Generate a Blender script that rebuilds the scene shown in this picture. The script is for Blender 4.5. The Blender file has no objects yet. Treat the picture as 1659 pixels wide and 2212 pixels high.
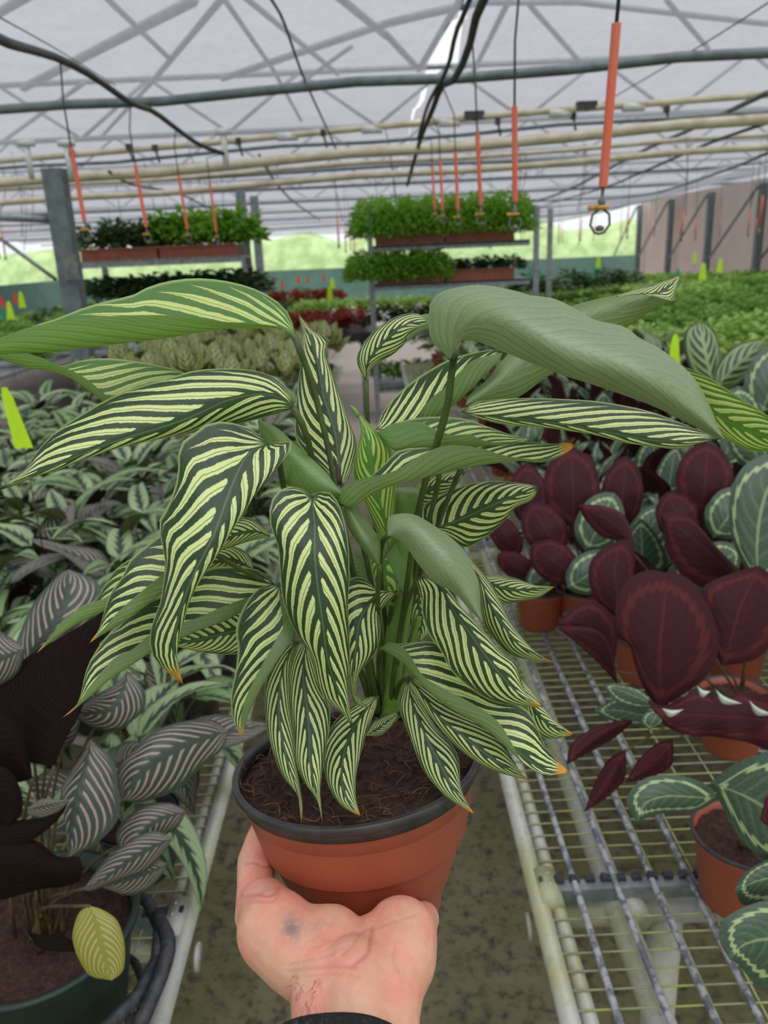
import bpy, bmesh, math, random
from mathutils import Vector, Matrix, noise
random.seed(7)
R = random.Random(11)
C = bpy.context.scene.collection
sc = bpy.context.scene
PI = math.pi

# ------------------------------------------------------------------ camera, sky, exposure
F = 1720.0; CX = 829.5; CY = 1106.0
_p = math.radians(18.06); _a = math.radians(2.5)
CAM = Vector((0, 0, 1.65))
FW = Vector((0, math.cos(_p), -math.sin(_p)))
_r0 = Vector((1, 0, 0)); _u0 = Vector((0, math.sin(_p), math.cos(_p)))
RT = math.cos(_a)*_r0 - math.sin(_a)*_u0
UP = math.sin(_a)*_r0 + math.cos(_a)*_u0
cd = bpy.data.cameras.new('camera'); cam = bpy.data.objects.new('camera', cd); C.objects.link(cam)
cam.matrix_world = Matrix(((RT.x, UP.x, -FW.x, CAM.x), (RT.y, UP.y, -FW.y, CAM.y), (RT.z, UP.z, -FW.z, CAM.z), (0, 0, 0, 1)))
cd.sensor_fit = 'VERTICAL'; cd.sensor_height = 36.0; cd.sensor_width = 27.0
cd.lens = F/2212*36.0
cd.clip_start = 0.02; cd.clip_end = 300
cd.dof.use_dof = True; cd.dof.focus_distance = 0.45; cd.dof.aperture_fstop = 13.0
sc.camera = cam
sc.view_settings.view_transform = 'Standard'; sc.view_settings.look = 'None'
sc.view_settings.exposure = 0.08; sc.view_settings.gamma = 1.0
try: sc.view_settings.use_curve_mapping = False
except Exception: pass
sc.cycles.max_bounces = 8; sc.cycles.diffuse_bounces = 4; sc.cycles.transparent_max_bounces = 12
sc.cycles.sample_clamp_indirect = 4.0

w = bpy.data.worlds.new('overcast_sky'); sc.world = w; w.use_nodes = True
nt = w.node_tree; nt.nodes.clear()
tc = nt.nodes.new('ShaderNodeTexCoord'); sp = nt.nodes.new('ShaderNodeSeparateXYZ'); nt.links.new(tc.outputs['Generated'], sp.inputs[0])
mr = nt.nodes.new('ShaderNodeMapRange'); nt.links.new(sp.outputs['Z'], mr.inputs[0])
mr.inputs[1].default_value = 0.0; mr.inputs[2].default_value = 1.0; mr.inputs[3].default_value = 0.95; mr.inputs[4].default_value = 1.5
bg = nt.nodes.new('ShaderNodeBackground'); bg.inputs[0].default_value = (0.97, 0.985, 1.0, 1); nt.links.new(mr.outputs[0], bg.inputs[1])
wo = nt.nodes.new('ShaderNodeOutputWorld'); nt.links.new(bg.outputs[0], wo.inputs[0])

sl = bpy.data.lights.new('sun_behind_cloud', 'SUN'); sl.energy = 4.6; sl.angle = math.radians(55); sl.color = (1, .985, .95)
so0 = bpy.data.objects.new('sun_behind_cloud', sl); C.objects.link(so0); so0.rotation_euler = (math.radians(22), math.radians(14), 0)

# ------------------------------------------------------------------ helpers: geometry
def ray(x, y): return FW + (x-CX)/F*RT + (CY-y)/F*UP
def P(x, y, d): return CAM + d*ray(x, y)
def PZ(x, y, z): v = ray(x, y); return CAM + (z-CAM.z)/v.z*v
def PY(x, y, Y): v = ray(x, y); return CAM + (Y-CAM.y)/v.y*v
def proj(q):
    d = q-CAM; z = d.dot(FW); return CX+F*d.dot(RT)/z, CY-F*d.dot(UP)/z, z

def srgb(r, g, b):
    f = lambda c: ((c/255+0.055)/1.055)**2.4 if c > 10 else c/255/12.92
    return (f(r), f(g), f(b), 1)

def crom(pts, t):
    n = len(pts)-1
    if n < 1: return pts[0]
    s = min(max(t, 0), 1)*n; i = min(int(s), n-1); f = s-i
    p1, p2 = pts[i], pts[i+1]
    p0 = pts[i-1] if i > 0 else p1*2-p2
    p3 = pts[i+2] if i+2 <= n else p2*2-p1
    return 0.5*((2*p1)+(p2-p0)*f+(2*p0-5*p1+4*p2-p3)*f*f+(3*p1-p0-3*p2+p3)*f**3)
def sample(pts, n):
    """n points evenly spaced by length on the spline through pts"""
    pts = [Vector(p) for p in pts]
    m = 12*len(pts); q = [crom(pts, k/m) for k in range(m+1)]
    L = [0]
    for k in range(m): L.append(L[-1]+(q[k+1]-q[k]).length)
    out = []; k = 0
    for i in range(n):
        s = L[-1]*i/(n-1)
        while k < m-1 and L[k+1] < s: k += 1
        d = L[k+1]-L[k]; f = (s-L[k])/d if d > 1e-12 else 0
        out.append(q[k].lerp(q[k+1], min(max(f, 0), 1)))
    return out
def lerplist(v, t):
    if not isinstance(v, (list, tuple)): return v
    n = len(v)-1; s = t*n; i = min(int(s), n-1); f = s-i
    return v[i]*(1-f)+v[i+1]*f

class MB:
    def __init__(s): s.v = []; s.f = []; s.uv = {}
    def add(s, vs, fs):
        o = len(s.v); s.v += [tuple(v) for v in vs]; s.f += [tuple(i+o for i in f) for f in fs]
    def box(s, c, d, rot=None):
        x, y, z = d[0]/2, d[1]/2, d[2]/2; c = Vector(c)
        vs = [Vector((i*x, j*y, k*z)) for i in (-1, 1) for j in (-1, 1) for k in (-1, 1)]
        if rot: vs = [rot @ v for v in vs]
        s.add([c+v for v in vs], [(0, 1, 3, 2), (4, 6, 7, 5), (0, 4, 5, 1), (2, 3, 7, 6), (0, 2, 6, 4), (1, 5, 7, 3)]); return s
    def tube(s, pts, r, n=8, cap=True):
        pts = [Vector(p) for p in pts]; m = len(pts); rings = []
        t0 = (pts[1]-pts[0]).normalized(); ref = Vector((0, 0, 1)) if abs(t0.z) < .9 else Vector((1, 0, 0))
        side = t0.cross(ref).normalized()
        vs = []
        for i in range(m):
            t = (pts[min(i+1, m-1)]-pts[max(i-1, 0)]).normalized()
            side = (side-t*side.dot(t)).normalized(); up = side.cross(t)
            rr = lerplist(r, i/(m-1)) if isinstance(r, (list, tuple)) and len(r) != m else (r[i] if isinstance(r, (list, tuple)) else r)
            vs += [pts[i]+rr*(math.cos(a)*side+math.sin(a)*up) for a in [2*PI*k/n for k in range(n)]]
        fs = [(i*n+k, i*n+(k+1) % n, (i+1)*n+(k+1) % n, (i+1)*n+k) for i in range(m-1) for k in range(n)]
        if cap: fs += [tuple(range(n-1, -1, -1)), tuple((m-1)*n+k for k in range(n))]
        s.add(vs, fs); return s
    def lathe(s, prof, c, M=None, n=48, closed=False):
        """prof: (radius, height) list; M: 3x3 frame with columns e1,e2,axis"""
        M = M or Matrix.Identity(3); c = Vector(c); vs = []; m = len(prof)
        for r, h in prof: vs += [c+M @ Vector((r*math.cos(2*PI*k/n), r*math.sin(2*PI*k/n), h)) for k in range(n)]
        fs = [(i*n+k, i*n+(k+1) % n, (i+1)*n+(k+1) % n, (i+1)*n+k) for i in range(m-1) for k in range(n)]
        if closed: fs += [((m-1)*n+k, (m-1)*n+(k+1) % n, (k+1) % n, k) for k in range(n)]
        s.add(vs, fs); return s
    def mesh(s, name, mat, smooth=True):
        me = bpy.data.meshes.new(name); me.from_pydata(s.v, [], s.f); me.update()
        if mat: me.materials.append(mat)
        if smooth: me.polygons.foreach_set('use_smooth', [True]*len(me.polygons))
        return me
    def build(s, name, mat, parent=None, smooth=True):
        o = bpy.data.objects.new(name, s.mesh(name, mat, smooth)); C.objects.link(o)
        if parent: attach(o, parent)
        return o
def attach(o, parent):
    o.parent = parent
    o.matrix_parent_inverse = parent.matrix_basis.inverted() if parent.parent is None else Matrix.Identity(4)
    return o
def empty(name, loc=(0, 0, 0), rz=0):
    o = bpy.data.objects.new(name, None); o.location = loc; o.rotation_euler = (0, 0, rz); o.empty_display_size = .05; C.objects.link(o); return o
def tag(o, label=None, cat=None, group=None, kind=None):
    if label: o['label'] = label
    if cat: o['category'] = cat
    if group: o['group'] = group
    if kind: o['kind'] = kind
    return o
kids = {}
def child(o, parent):
    """parent without offset: o's mesh is in the parent's own space"""
    o.parent = parent; kids.setdefault(parent.name, []).append(o); return o
def copy_tree(o, parent=None):
    c = o.copy(); C.objects.link(c)
    if parent: c.parent = parent
    src = kids.get(o.name, [])
    for ch in src:
        k = copy_tree(ch, c); kids.setdefault(c.name, []).append(k)
    return c
def linkobj(name, me, parent=None):
    o = bpy.data.objects.new(name, me); C.objects.link(o)
    if parent: child(o, parent)
    return o

# ------------------------------------------------------------------ helpers: materials
class NT:
    def __init__(s, name):
        s.m = bpy.data.materials.new(name); s.m.use_nodes = True; s.t = s.m.node_tree; s.t.nodes.clear()
        s.out = s.t.nodes.new('ShaderNodeOutputMaterial')
    def n(s, typ, **kw):
        x = s.t.nodes.new(typ)
        for k, v in kw.items(): setattr(x, k, v)
        return x
    def put(s, sock, v):
        if isinstance(v, bpy.types.NodeSocket): s.t.links.new(v, sock)
        elif v is not None: sock.default_value = v
    def math(s, op, a, b=None, c=None, clamp=False):
        x = s.n('ShaderNodeMath', operation=op); x.use_clamp = clamp
        s.put(x.inputs[0], a)
        if b is not None: s.put(x.inputs[1], b)
        if c is not None: s.put(x.inputs[2], c)
        return x.outputs[0]
    def ramp01(s, v, a, b):
        x = s.n('ShaderNodeMapRange', interpolation_type='SMOOTHSTEP'); s.put(x.inputs[0], v); s.put(x.inputs[1], a); s.put(x.inputs[2], b); return x.outputs[0]
    def mix(s, f, a, b):
        x = s.n('ShaderNodeMix', data_type='RGBA'); s.put(x.inputs[0], f); s.put(x.inputs[6], a); s.put(x.inputs[7], b); return x.outputs[2]
    def noise(s, scale, detail=3, vec=None, rough=.6, d=False):
        x = s.n('ShaderNodeTexNoise'); x.inputs['Scale'].default_value = scale; x.inputs['Detail'].default_value = detail; x.inputs['Roughness'].default_value = rough
        if vec is not None: s.put(x.inputs['Vector'], vec)
        return x.outputs['Fac']
    def obj(s): return s.n('ShaderNodeTexCoord').outputs['Object']
    def gen(s): return s.n('ShaderNodeTexCoord').outputs['Generated']
    def pos(s): return s.n('ShaderNodeNewGeometry').outputs['Position']
    def bump(s, h, strength=.3, dist=.002, nrm=None):
        x = s.n('ShaderNodeBump'); x.inputs['Strength'].default_value = strength; x.inputs['Distance'].default_value = dist; s.put(x.inputs['Height'], h)
        if nrm is not None: s.put(x.inputs['Normal'], nrm)
        return x.outputs[0]
    def bsdf(s, col, rough=.5, metal=0, nrm=None, **kw):
        x = s.n('ShaderNodeBsdfPrincipled'); s.put(x.inputs['Base Color'], col); s.put(x.inputs['Roughness'], rough); s.put(x.inputs['Metallic'], metal)
        if nrm is not None: s.put(x.inputs['Normal'], nrm)
        for k, v in kw.items(): s.put(x.inputs[k.replace('_', ' ')], v)
        return x.outputs[0]
    def done(s, sh): s.t.links.new(sh, s.out.inputs[0]); return s.m

def simple(name, c1, c2=None, rough=.5, metal=0, scale=20, bump=.15, dist=.001, lo=.35, hi=.65, detail=4):
    t = NT(name); v = t.pos(); nz = t.noise(scale, detail, v)
    col = t.mix(t.ramp01(nz, lo, hi), c1, c2) if c2 else c1
    nrm = t.bump(t.noise(scale*6, 3, v), bump, dist)
    return t.done(t.bsdf(col, rough, metal, nrm))

def leafmat(name, kind, dark, pale, under, edge=None, under2=None, N=9, rough=.38, tipcol=True, trans=.25, k1=.36, k2=.14, transcol=None):
    t = NT(name)
    uvn = t.n('ShaderNodeUVMap'); uvn.uv_map = 'leaf'
    se = t.n('ShaderNodeSeparateXYZ'); t.put(se.inputs[0], uvn.outputs[0]); U, V = se.outputs[0], se.outputs[1]
    oi = t.n('ShaderNodeObjectInfo'); rnd = oi.outputs['Random']
    oc = t.n('ShaderNodeSeparateColor'); t.put(oc.inputs[0], oi.outputs['Color']); tipamt, young, seed = oc.outputs[0], oc.outputs[1], oc.outputs[2]
    w_ = t.math('SUBTRACT', t.math('MULTIPLY', U, 2.0), 1.0); a = t.math('ABSOLUTE', w_); side = t.math('SIGN', w_)
    cv = t.n('ShaderNodeCombineXYZ'); t.put(cv.inputs[0], t.math('MULTIPLY', U, 6.0)); t.put(cv.inputs[1], t.math('MULTIPLY', V, 12.0)); t.put(cv.inputs[2], t.math('MULTIPLY', seed, 37.0))
    nz = t.noise(1.0, 2, cv.outputs[0]); cv2 = t.n('ShaderNodeVectorMath', operation='SCALE'); t.put(cv2.inputs[0], cv.outputs[0]); cv2.inputs['Scale'].default_value = 7.0
    nf = t.noise(1.0, 3, cv2.outputs[0])
    veins = t.math('SUBTRACT', t.math('SUBTRACT', V, t.math('MULTIPLY', t.math('POWER', a, 1.25), k1)), t.math('MULTIPLY', t.math('POWER', a, 5.0), k2))
    veins = t.math('ADD', veins, t.math('MULTIPLY', t.math('SUBTRACT', nz, .5), .025))
    sN = t.math('ADD', t.math('MULTIPLY', veins, float(N)), t.math('MULTIPLY', side, .31))
    sN = t.math('ADD', sN, t.math('MULTIPLY', seed, 3.7))
    cell = t.math('FLOOR', sN); f = t.math('FRACT', sN)
    wn = t.n('ShaderNodeTexWhiteNoise', noise_dimensions='3D'); cc = t.n('ShaderNodeCombineXYZ'); t.put(cc.inputs[0], cell); t.put(cc.inputs[1], side); t.put(cc.inputs[2], seed); t.put(wn.inputs['Vector'], cc.outputs[0])
    rs = t.n('ShaderNodeSeparateColor'); t.put(rs.inputs[0], wn.outputs['Color']); r1, r2, r3 = rs.outputs[0], rs.outputs[1], rs.outputs[2]
    jag = t.math('MULTIPLY', t.math('SUBTRACT', nf, .5), .15)
    def band(c, hw, soft=.03, src=None, j=1.0):
        d = t.math('ABSOLUTE', t.math('SUBTRACT', f if src is None else src, c))
        d = t.math('ADD', d, t.math('MULTIPLY', jag, j))
        x = t.n('ShaderNodeMapRange'); t.put(x.inputs[0], d)
        if isinstance(hw, float): t.put(x.inputs[1], hw+soft); t.put(x.inputs[2], hw-soft)
        else: t.put(x.inputs[1], t.math('ADD', hw, soft)); t.put(x.inputs[2], t.math('SUBTRACT', hw, soft))
        return x.outputs[0]
    fine = t.math('SINE', t.math('MULTIPLY', veins, N*6.2832*(2 if kind == 'vittata' else 4)))
    if kind == 'vittata':
        a0 = t.math('MULTIPLY_ADD', r1, .13, .05); a1 = t.math('MULTIPLY_ADD', r2, .13, .87)
        win = t.math('MULTIPLY', t.ramp01(a, t.math('SUBTRACT', a0, .02), t.math('ADD', a0, .05)), t.math('SUBTRACT', 1.0, t.ramp01(a, t.math('SUBTRACT', a1, .18), t.math('ADD', a1, .06))))
        hw = t.math('MULTIPLY', win, t.math('MULTIPLY_ADD', r3, .07, .225))
        b1 = band(.44, hw, .025); b2 = t.math('SUBTRACT', 1.0, band(.50, .026, .022, j=.15))
        patt = t.math('MULTIPLY', t.math('MULTIPLY', b1, t.math('MULTIPLY_ADD', b2, .85, .15)), t.ramp01(win, .05, .2))
        patt = t.math('MULTIPLY', patt, t.math('SUBTRACT', 1.0, t.ramp01(V, .93, .97)))
        patt = t.math('MULTIPLY', patt, t.ramp01(V, .01, .05))
        base = t.mix(t.math('MULTIPLY', young, 1.0), dark, srgb(72, 132, 28))
        base = t.mix(t.ramp01(nf, .3, .8), base, t.mix(young, srgb(50, 80, 54), srgb(84, 138, 40)))
        pl = t.mix(t.math('MULTIPLY', young, .8), pale, srgb(196, 214, 104))
        col = t.mix(patt, base, pl)
        rib = t.math('SUBTRACT', 1.0, t.ramp01(a, .012, .035)); col = t.mix(t.math('MULTIPLY', rib, .45), col, srgb(122, 150, 100))
        eg = t.ramp01(a, .955, .985); col = t.mix(t.math('MULTIPLY', eg, .75), col, srgb(166, 190, 110))
    elif kind == 'ornata':
        win = t.math('MULTIPLY', t.ramp01(a, .10, .16), t.math('SUBTRACT', 1.0, t.ramp01(a, .8, .93)))
        b = t.math('MAXIMUM', band(.38, .036, .028, j=.2), band(.55, .032, .028, j=.2)); patt = t.math('MULTIPLY', b, win)
        base = t.mix(t.ramp01(nf, .35, .75), dark, srgb(62, 78, 64)); col = t.mix(t.math('MULTIPLY', patt, .95), base, pale)
        col = t.mix(t.math('MULTIPLY', young, .8), col, t.mix(patt, srgb(150, 150, 40), srgb(225, 200, 140)))
    elif kind == 'ctenanthe':
        feather = t.math('ADD', t.math('MULTIPLY', band(.5, .2, .12), .25), .17)
        d1 = t.math('SUBTRACT', 1.0, t.ramp01(t.math('SUBTRACT', a, feather), -.04, .06))
        d2 = t.ramp01(a, .86, .95)
        bars = t.math('MULTIPLY', band(.1, .12, .08), .35)
        dk = t.math('MAXIMUM', t.math('MAXIMUM', d1, t.math('MULTIPLY', d2, .7)), bars)
        pl = t.mix(t.ramp01(rnd, .2, .9), pale, srgb(120, 152, 96)); col = t.mix(dk, pl, dark)
    elif kind == 'rose':
        vv = t.math('ABSOLUTE', t.math('SUBTRACT', t.math('MULTIPLY', V, 2.0), 1.0))
        e = t.math('POWER', t.math('ADD', t.math('POWER', a, 2.6), t.math('POWER', vv, 3.0)), .36)
        e = t.math('ADD', e, t.math('MULTIPLY', t.math('SUBTRACT', t.math('ABSOLUTE', t.math('SUBTRACT', f, .5)), .25), .16))
        e = t.math('ADD', e, t.math('MULTIPLY', jag, .35))
        ring = t.math('SUBTRACT', 1.0, t.ramp01(t.math('ABSOLUTE', t.math('SUBTRACT', e, .76)), .025, .07))
        rib = t.math('SUBTRACT', 1.0, t.ramp01(a, .02, .05))
        inner = t.math('MULTIPLY', band(.5, .12, .1), t.math('SUBTRACT', 1.0, t.ramp01(e, .45, .7)))
        base = t.mix(t.ramp01(nf, .3, .75), dark, srgb(72, 102, 78)); base = t.mix(t.math('MULTIPLY', inner, .25), base, srgb(120, 150, 110))
        col = t.mix(t.math('MULTIPLY', t.math('MAXIMUM', ring, t.math('MULTIPLY', rib, .6)), .85), base, pale)
    elif kind == 'fishbone':
        win = t.math('MULTIPLY', t.ramp01(a, .06, .12), t.math('SUBTRACT', 1.0, t.ramp01(a, .62, .8)))
        patt = t.math('MAXIMUM', t.math('MULTIPLY', band(.5, .27, .05), win), t.ramp01(a, .82, .9))
        col = t.mix(patt, pale, dark)
    else:
        col = t.mix(t.ramp01(rnd, .1, .9), dark, pale); col = t.mix(t.math('MULTIPLY', nf, .35), col, srgb(40, 70, 25))
    un = under if under2 is None else t.mix(t.math('MULTIPLY', t.ramp01(nf, .35, .8), .5), under, under2)
    un = t.mix(t.math('MULTIPLY', t.ramp01(fine, .8 if kind == 'vittata' else .3, 1.0), .26 if kind == 'vittata' else .07), un, srgb(50, 76, 36))
    if kind == 'rose':
        ring2 = t.math('SUBTRACT', 1.0, t.ramp01(t.math('ABSOLUTE', t.math('SUBTRACT', e, .78)), .03, .11))
        un = t.mix(t.math('MULTIPLY', t.math('MAXIMUM', ring2, t.math('MULTIPLY', rib, .8)), .2), un, srgb(140, 60, 50))
    if kind == 'vittata':
        un = t.mix(t.math('MULTIPLY', young, .75), un, srgb(112, 158, 52))
    if tipcol:
        tv = t.math('MULTIPLY', t.ramp01(V, .915, .965), tipamt); col = t.mix(tv, col, srgb(228, 160, 50)); un = t.mix(tv, un, srgb(214, 160, 70))
        tb = t.math('MULTIPLY', t.ramp01(V, .975, .99), tipamt); col = t.mix(tb, col, srgb(150, 85, 45)); un = t.mix(tb, un, srgb(160, 95, 50))
    bf = t.n('ShaderNodeNewGeometry').outputs['Backfacing']
    final = t.mix(bf, col, un)
    nrm = t.bump(t.math('ADD', t.math('MULTIPLY', fine, .35), t.math('MULTIPLY', nf, .8)), .18, .0005)
    if kind in ('rose', 'ornata', 'ctenanthe'): nrm = t.bump(t.math('MULTIPLY', t.math('ABSOLUTE', t.math('SUBTRACT', f, .5)), 2.0), .25, .0015, nrm)
    rg = t.math('MULTIPLY_ADD', bf, .06 if kind == 'vittata' else .2, rough)
    sp_ = t.math('MULTIPLY_ADD', bf, {'vittata': .55, 'ornata': -.42, 'rose': -.32, 'ctenanthe': -.3}.get(kind, 0.), .48)
    sh = t.bsdf(final, rg, 0, nrm, Specular_IOR_Level=sp_)
    tr = t.n('ShaderNodeBsdfTranslucent'); t.put(tr.inputs[0], t.mix(.5, col, transcol or srgb(130, 175, 50))); t.put(tr.inputs['Normal'], nrm)
    ms = t.n('ShaderNodeMixShader'); t.put(ms.inputs[0], trans); t.put(ms.inputs[1], sh); t.put(ms.inputs[2], tr.outputs[0])
    return t.done(ms.outputs[0])

M = {}
M['vittata'] = leafmat('striped_leaf', 'vittata', srgb(36, 60, 34), srgb(232, 246, 164), srgb(98, 128, 66), under2=srgb(124, 150, 92), N=9.2, trans=.24)
M['vittata_sheen'] = leafmat('striped_leaf_sheen_back', 'vittata', srgb(36, 60, 34), srgb(232, 246, 164), srgb(130, 154, 108), under2=srgb(160, 180, 142), N=9.2, trans=.2)  # lighter copy: pale sky sheen is painted into the underside colour
M['ornata'] = leafmat('pinstripe_leaf', 'ornata', srgb(48, 60, 50), srgb(236, 204, 186), srgb(24, 12, 12), under2=srgb(36, 17, 18), N=9.5, trans=.05, transcol=srgb(90, 40, 30))
M['ctenanthe'] = leafmat('feathered_leaf', 'ctenanthe', srgb(46, 64, 46), srgb(158, 180, 132), srgb(72, 34, 56), under2=srgb(58, 32, 42), N=8, trans=.12)
M['rose'] = leafmat('ringed_leaf', 'rose', srgb(50, 68, 50), srgb(170, 190, 134), srgb(56, 20, 28), under2=srgb(84, 34, 50), N=8, trans=.04, rough=.42, transcol=srgb(120, 30, 40))
M['peacock'] = leafmat('peacock_leaf', 'fishbone', srgb(46, 34, 18), srgb(150, 160, 84), srgb(104, 82, 58), N=4.5, trans=.15)
M['fishbone'] = leafmat('fishbone_leaf', 'fishbone', srgb(44, 66, 50), srgb(140, 166, 110), srgb(96, 60, 70), N=6, trans=.15)
M['fern'] = leafmat('fern_leaf', 'plain', srgb(124, 172, 74), srgb(166, 208, 104), srgb(128, 168, 80), N=6, trans=.3, tipcol=False)
M['limefern'] = leafmat('lime_fern_leaf', 'plain', srgb(172, 210, 100), srgb(204, 230, 136), srgb(164, 198, 104), N=6, trans=.3, tipcol=False)
M['darkfern'] = leafmat('dark_fern_leaf', 'plain', srgb(44, 74, 44), srgb(66, 98, 58), srgb(60, 84, 56), N=6, trans=.15, tipcol=False)
M['croton'] = leafmat('red_leaf', 'plain', srgb(140, 52, 30), srgb(196, 84, 40), srgb(120, 44, 34), N=6, trans=.2, tipcol=False, transcol=srgb(190, 60, 30))
M['rackfern'] = leafmat('rack_fern_leaf', 'plain', srgb(116, 172, 50), srgb(150, 200, 76), srgb(120, 168, 60), N=6, trans=.35, tipcol=False)
M['sage'] = leafmat('grey_green_leaf', 'plain', srgb(104, 124, 100), srgb(142, 162, 130), srgb(108, 124, 104), N=6, trans=.15, tipcol=False)
M['stem'] = simple('leaf_stalk', srgb(72, 92, 40), srgb(58, 76, 36), .45, scale=60)
M['stem_dark'] = simple('dark_leaf_stalk', srgb(92, 80, 40), srgb(60, 44, 34), .5, scale=40)
M['sheath'] = simple('pale_sheath', srgb(112, 150, 62), srgb(94, 134, 56), .42, scale=25)
M['terracotta'] = simple('terracotta_plastic', srgb(164, 84, 58), srgb(150, 75, 52), .5, scale=14, bump=.12, lo=.3, hi=.7)
M['brown'] = simple('brown_tray_plastic', srgb(134, 72, 50), srgb(118, 62, 44), .55, scale=14)
M['rimblack'] = simple('dark_plastic_rim', srgb(48, 46, 48), srgb(64, 62, 62), .42, scale=60)
M['greenpot'] = simple('dark_green_plastic', srgb(30, 52, 44), srgb(24, 42, 36), .45, scale=20)
M['trayblack'] = simple('black_tray_plastic', srgb(42, 44, 48), srgb(66, 68, 72), .55, scale=90, bump=.4)
M['galv'] = simple('galvanised_steel', srgb(150, 156, 158), srgb(118, 126, 130), .45, .35, scale=30)
M['galvdark'] = simple('weathered_steel_tube', srgb(92, 104, 108), srgb(112, 124, 126), .5, .3, scale=14)
M['cream'] = simple('cream_plastic_pipe', srgb(206, 198, 174), srgb(184, 172, 146), .5, scale=9)
M['black'] = simple('black_rubber', srgb(52, 54, 54), srgb(70, 72, 70), .6, scale=30)
M['orange'] = simple('orange_weight_tube', srgb(226, 98, 70), srgb(214, 112, 88), .45, scale=12)
M['yellowclip'] = simple('yellow_plastic', srgb(216, 160, 50), srgb(196, 142, 44), .45)
M['grey'] = simple('grey_plastic', srgb(120, 122, 118), srgb(92, 94, 94), .5)
M['tag'] = simple('lime_plastic_tag', srgb(196, 240, 30), srgb(184, 232, 24), .45)
M['tealtag'] = simple('teal_plastic', srgb(40, 150, 120), srgb(30, 140, 110), .45)
M['redtag'] = simple('red_plastic', srgb(232, 60, 44), srgb(222, 50, 40), .45)
M['bolt'] = simple('zinc_bolt', srgb(196, 194, 178), srgb(150, 146, 128), .35, .6, scale=200)
M['soilfibre'] = simple('coir_fibre', srgb(104, 72, 46), srgb(70, 46, 32), .8, scale=60)
M['windbreak'] = simple('green_mesh_screen', srgb(62, 92, 84), srgb(72, 102, 92), .8, scale=3)
M['hedge'] = simple('outside_greenery', srgb(118, 140, 92), srgb(146, 164, 118), .8, scale=1.2, bump=.5, dist=.1)
M['outside'] = simple('outside_ground', srgb(128, 142, 104), srgb(140, 150, 118), .9, scale=.6)
M['paleback'] = simple('pale_leaf_edge', srgb(196, 208, 194), srgb(168, 184, 164), .6, scale=60)
M['white'] = simple('white_paint', srgb(220, 222, 220), srgb(200, 204, 202), .5)

def bench_tube_mat():
    t = NT('algae_stained_tube'); v = t.pos()
    n1 = t.noise(5, 5, v); n2 = t.noise(90, 4, v)
    col = t.mix(t.ramp01(n1, .42, .62), srgb(186, 187, 180), srgb(168, 172, 128)); col = t.mix(t.ramp01(n2, .5, .85), col, srgb(146, 148, 134))
    return t.done(t.bsdf(col, .5, .15, t.bump(n2, .3, .0006)))
M['benchtube'] = bench_tube_mat()
def rod_mat():
    t = NT('flaking_grey_rod'); v = t.pos(); n1 = t.noise(55, 5, v)
    col = t.mix(t.ramp01(n1, .42, .6), srgb(104, 108, 116), srgb(176, 178, 180))
    return t.done(t.bsdf(col, .55, .1, t.bump(n1, .4, .0006)))
M['rod'] = rod_mat()
def wire_mat():
    t = NT('algae_green_wire'); v = t.pos(); n1 = t.noise(5, 3, v)
    col = t.mix(t.ramp01(n1, .4, .6), srgb(176, 188, 112), srgb(160, 158, 142)); return t.done(t.bsdf(col, .5, .15))
M['wire'] = wire_mat()
def floor_mat():
    t = NT('damp_concrete'); v = t.pos()
    n1 = t.noise(2.2, 6, v, .65); n2 = t.noise(26, 6, v, .7); n3 = t.noise(120, 3, v)
    col = t.mix(t.ramp01(n1, .35, .65), srgb(122, 114, 88), srgb(98, 98, 58)); col = t.mix(t.ramp01(n2, .45, .68), col, srgb(58, 54, 44)); col = t.mix(t.ramp01(n3, .66, .74), col, srgb(150, 148, 138))
    se = t.n('ShaderNodeSeparateXYZ'); t.put(se.inputs[0], v); dry = t.ramp01(se.outputs[1], 4.5, 8.0); col = t.mix(dry, col, srgb(176, 164, 150))
    return t.done(t.bsdf(col, t.math('MULTIPLY_ADD', n1, .4, .35), 0, t.bump(n2, .35, .004)))
M['floor'] = floor_mat()
def cloth_mat():
    t = NT('knitted_shade_cloth'); v = t.pos()
    n1 = t.noise(7, 4, v); wv = t.n('ShaderNodeTexWave', wave_type='BANDS', bands_direction='X'); t.put(wv.inputs['Vector'], v); wv.inputs['Scale'].default_value = 60; wv.inputs['Distortion'].default_value = 1.5
    ny = t.noise(26, 5, v, .7)
    dif = t.n('ShaderNodeBsdfDiffuse'); tr = t.n('ShaderNodeBsdfTranslucent'); tp = t.n('ShaderNodeBsdfTransparent')
    c = t.mix(t.math('MULTIPLY_ADD', ny, .9, t.math('MULTIPLY', wv.outputs[0], .12)), srgb(160, 160, 168), srgb(118, 118, 128))
    t.put(dif.inputs[0], c); t.put(tr.inputs[0], c)
    tp.inputs[0].default_value = (.94, .94, 1, 1)
    a = t.n('ShaderNodeMixShader'); a.inputs[0].default_value = .45; t.put(a.inputs[1], dif.outputs[0]); t.put(a.inputs[2], tr.outputs[0])
    b = t.n('ShaderNodeMixShader'); t.put(b.inputs[0], t.math('MULTIPLY_ADD', n1, .14, .22)); t.put(b.inputs[1], a.outputs[0]); t.put(b.inputs[2], tp.outputs[0])
    return t.done(b.outputs[0])
M['cloth'] = cloth_mat()
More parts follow.
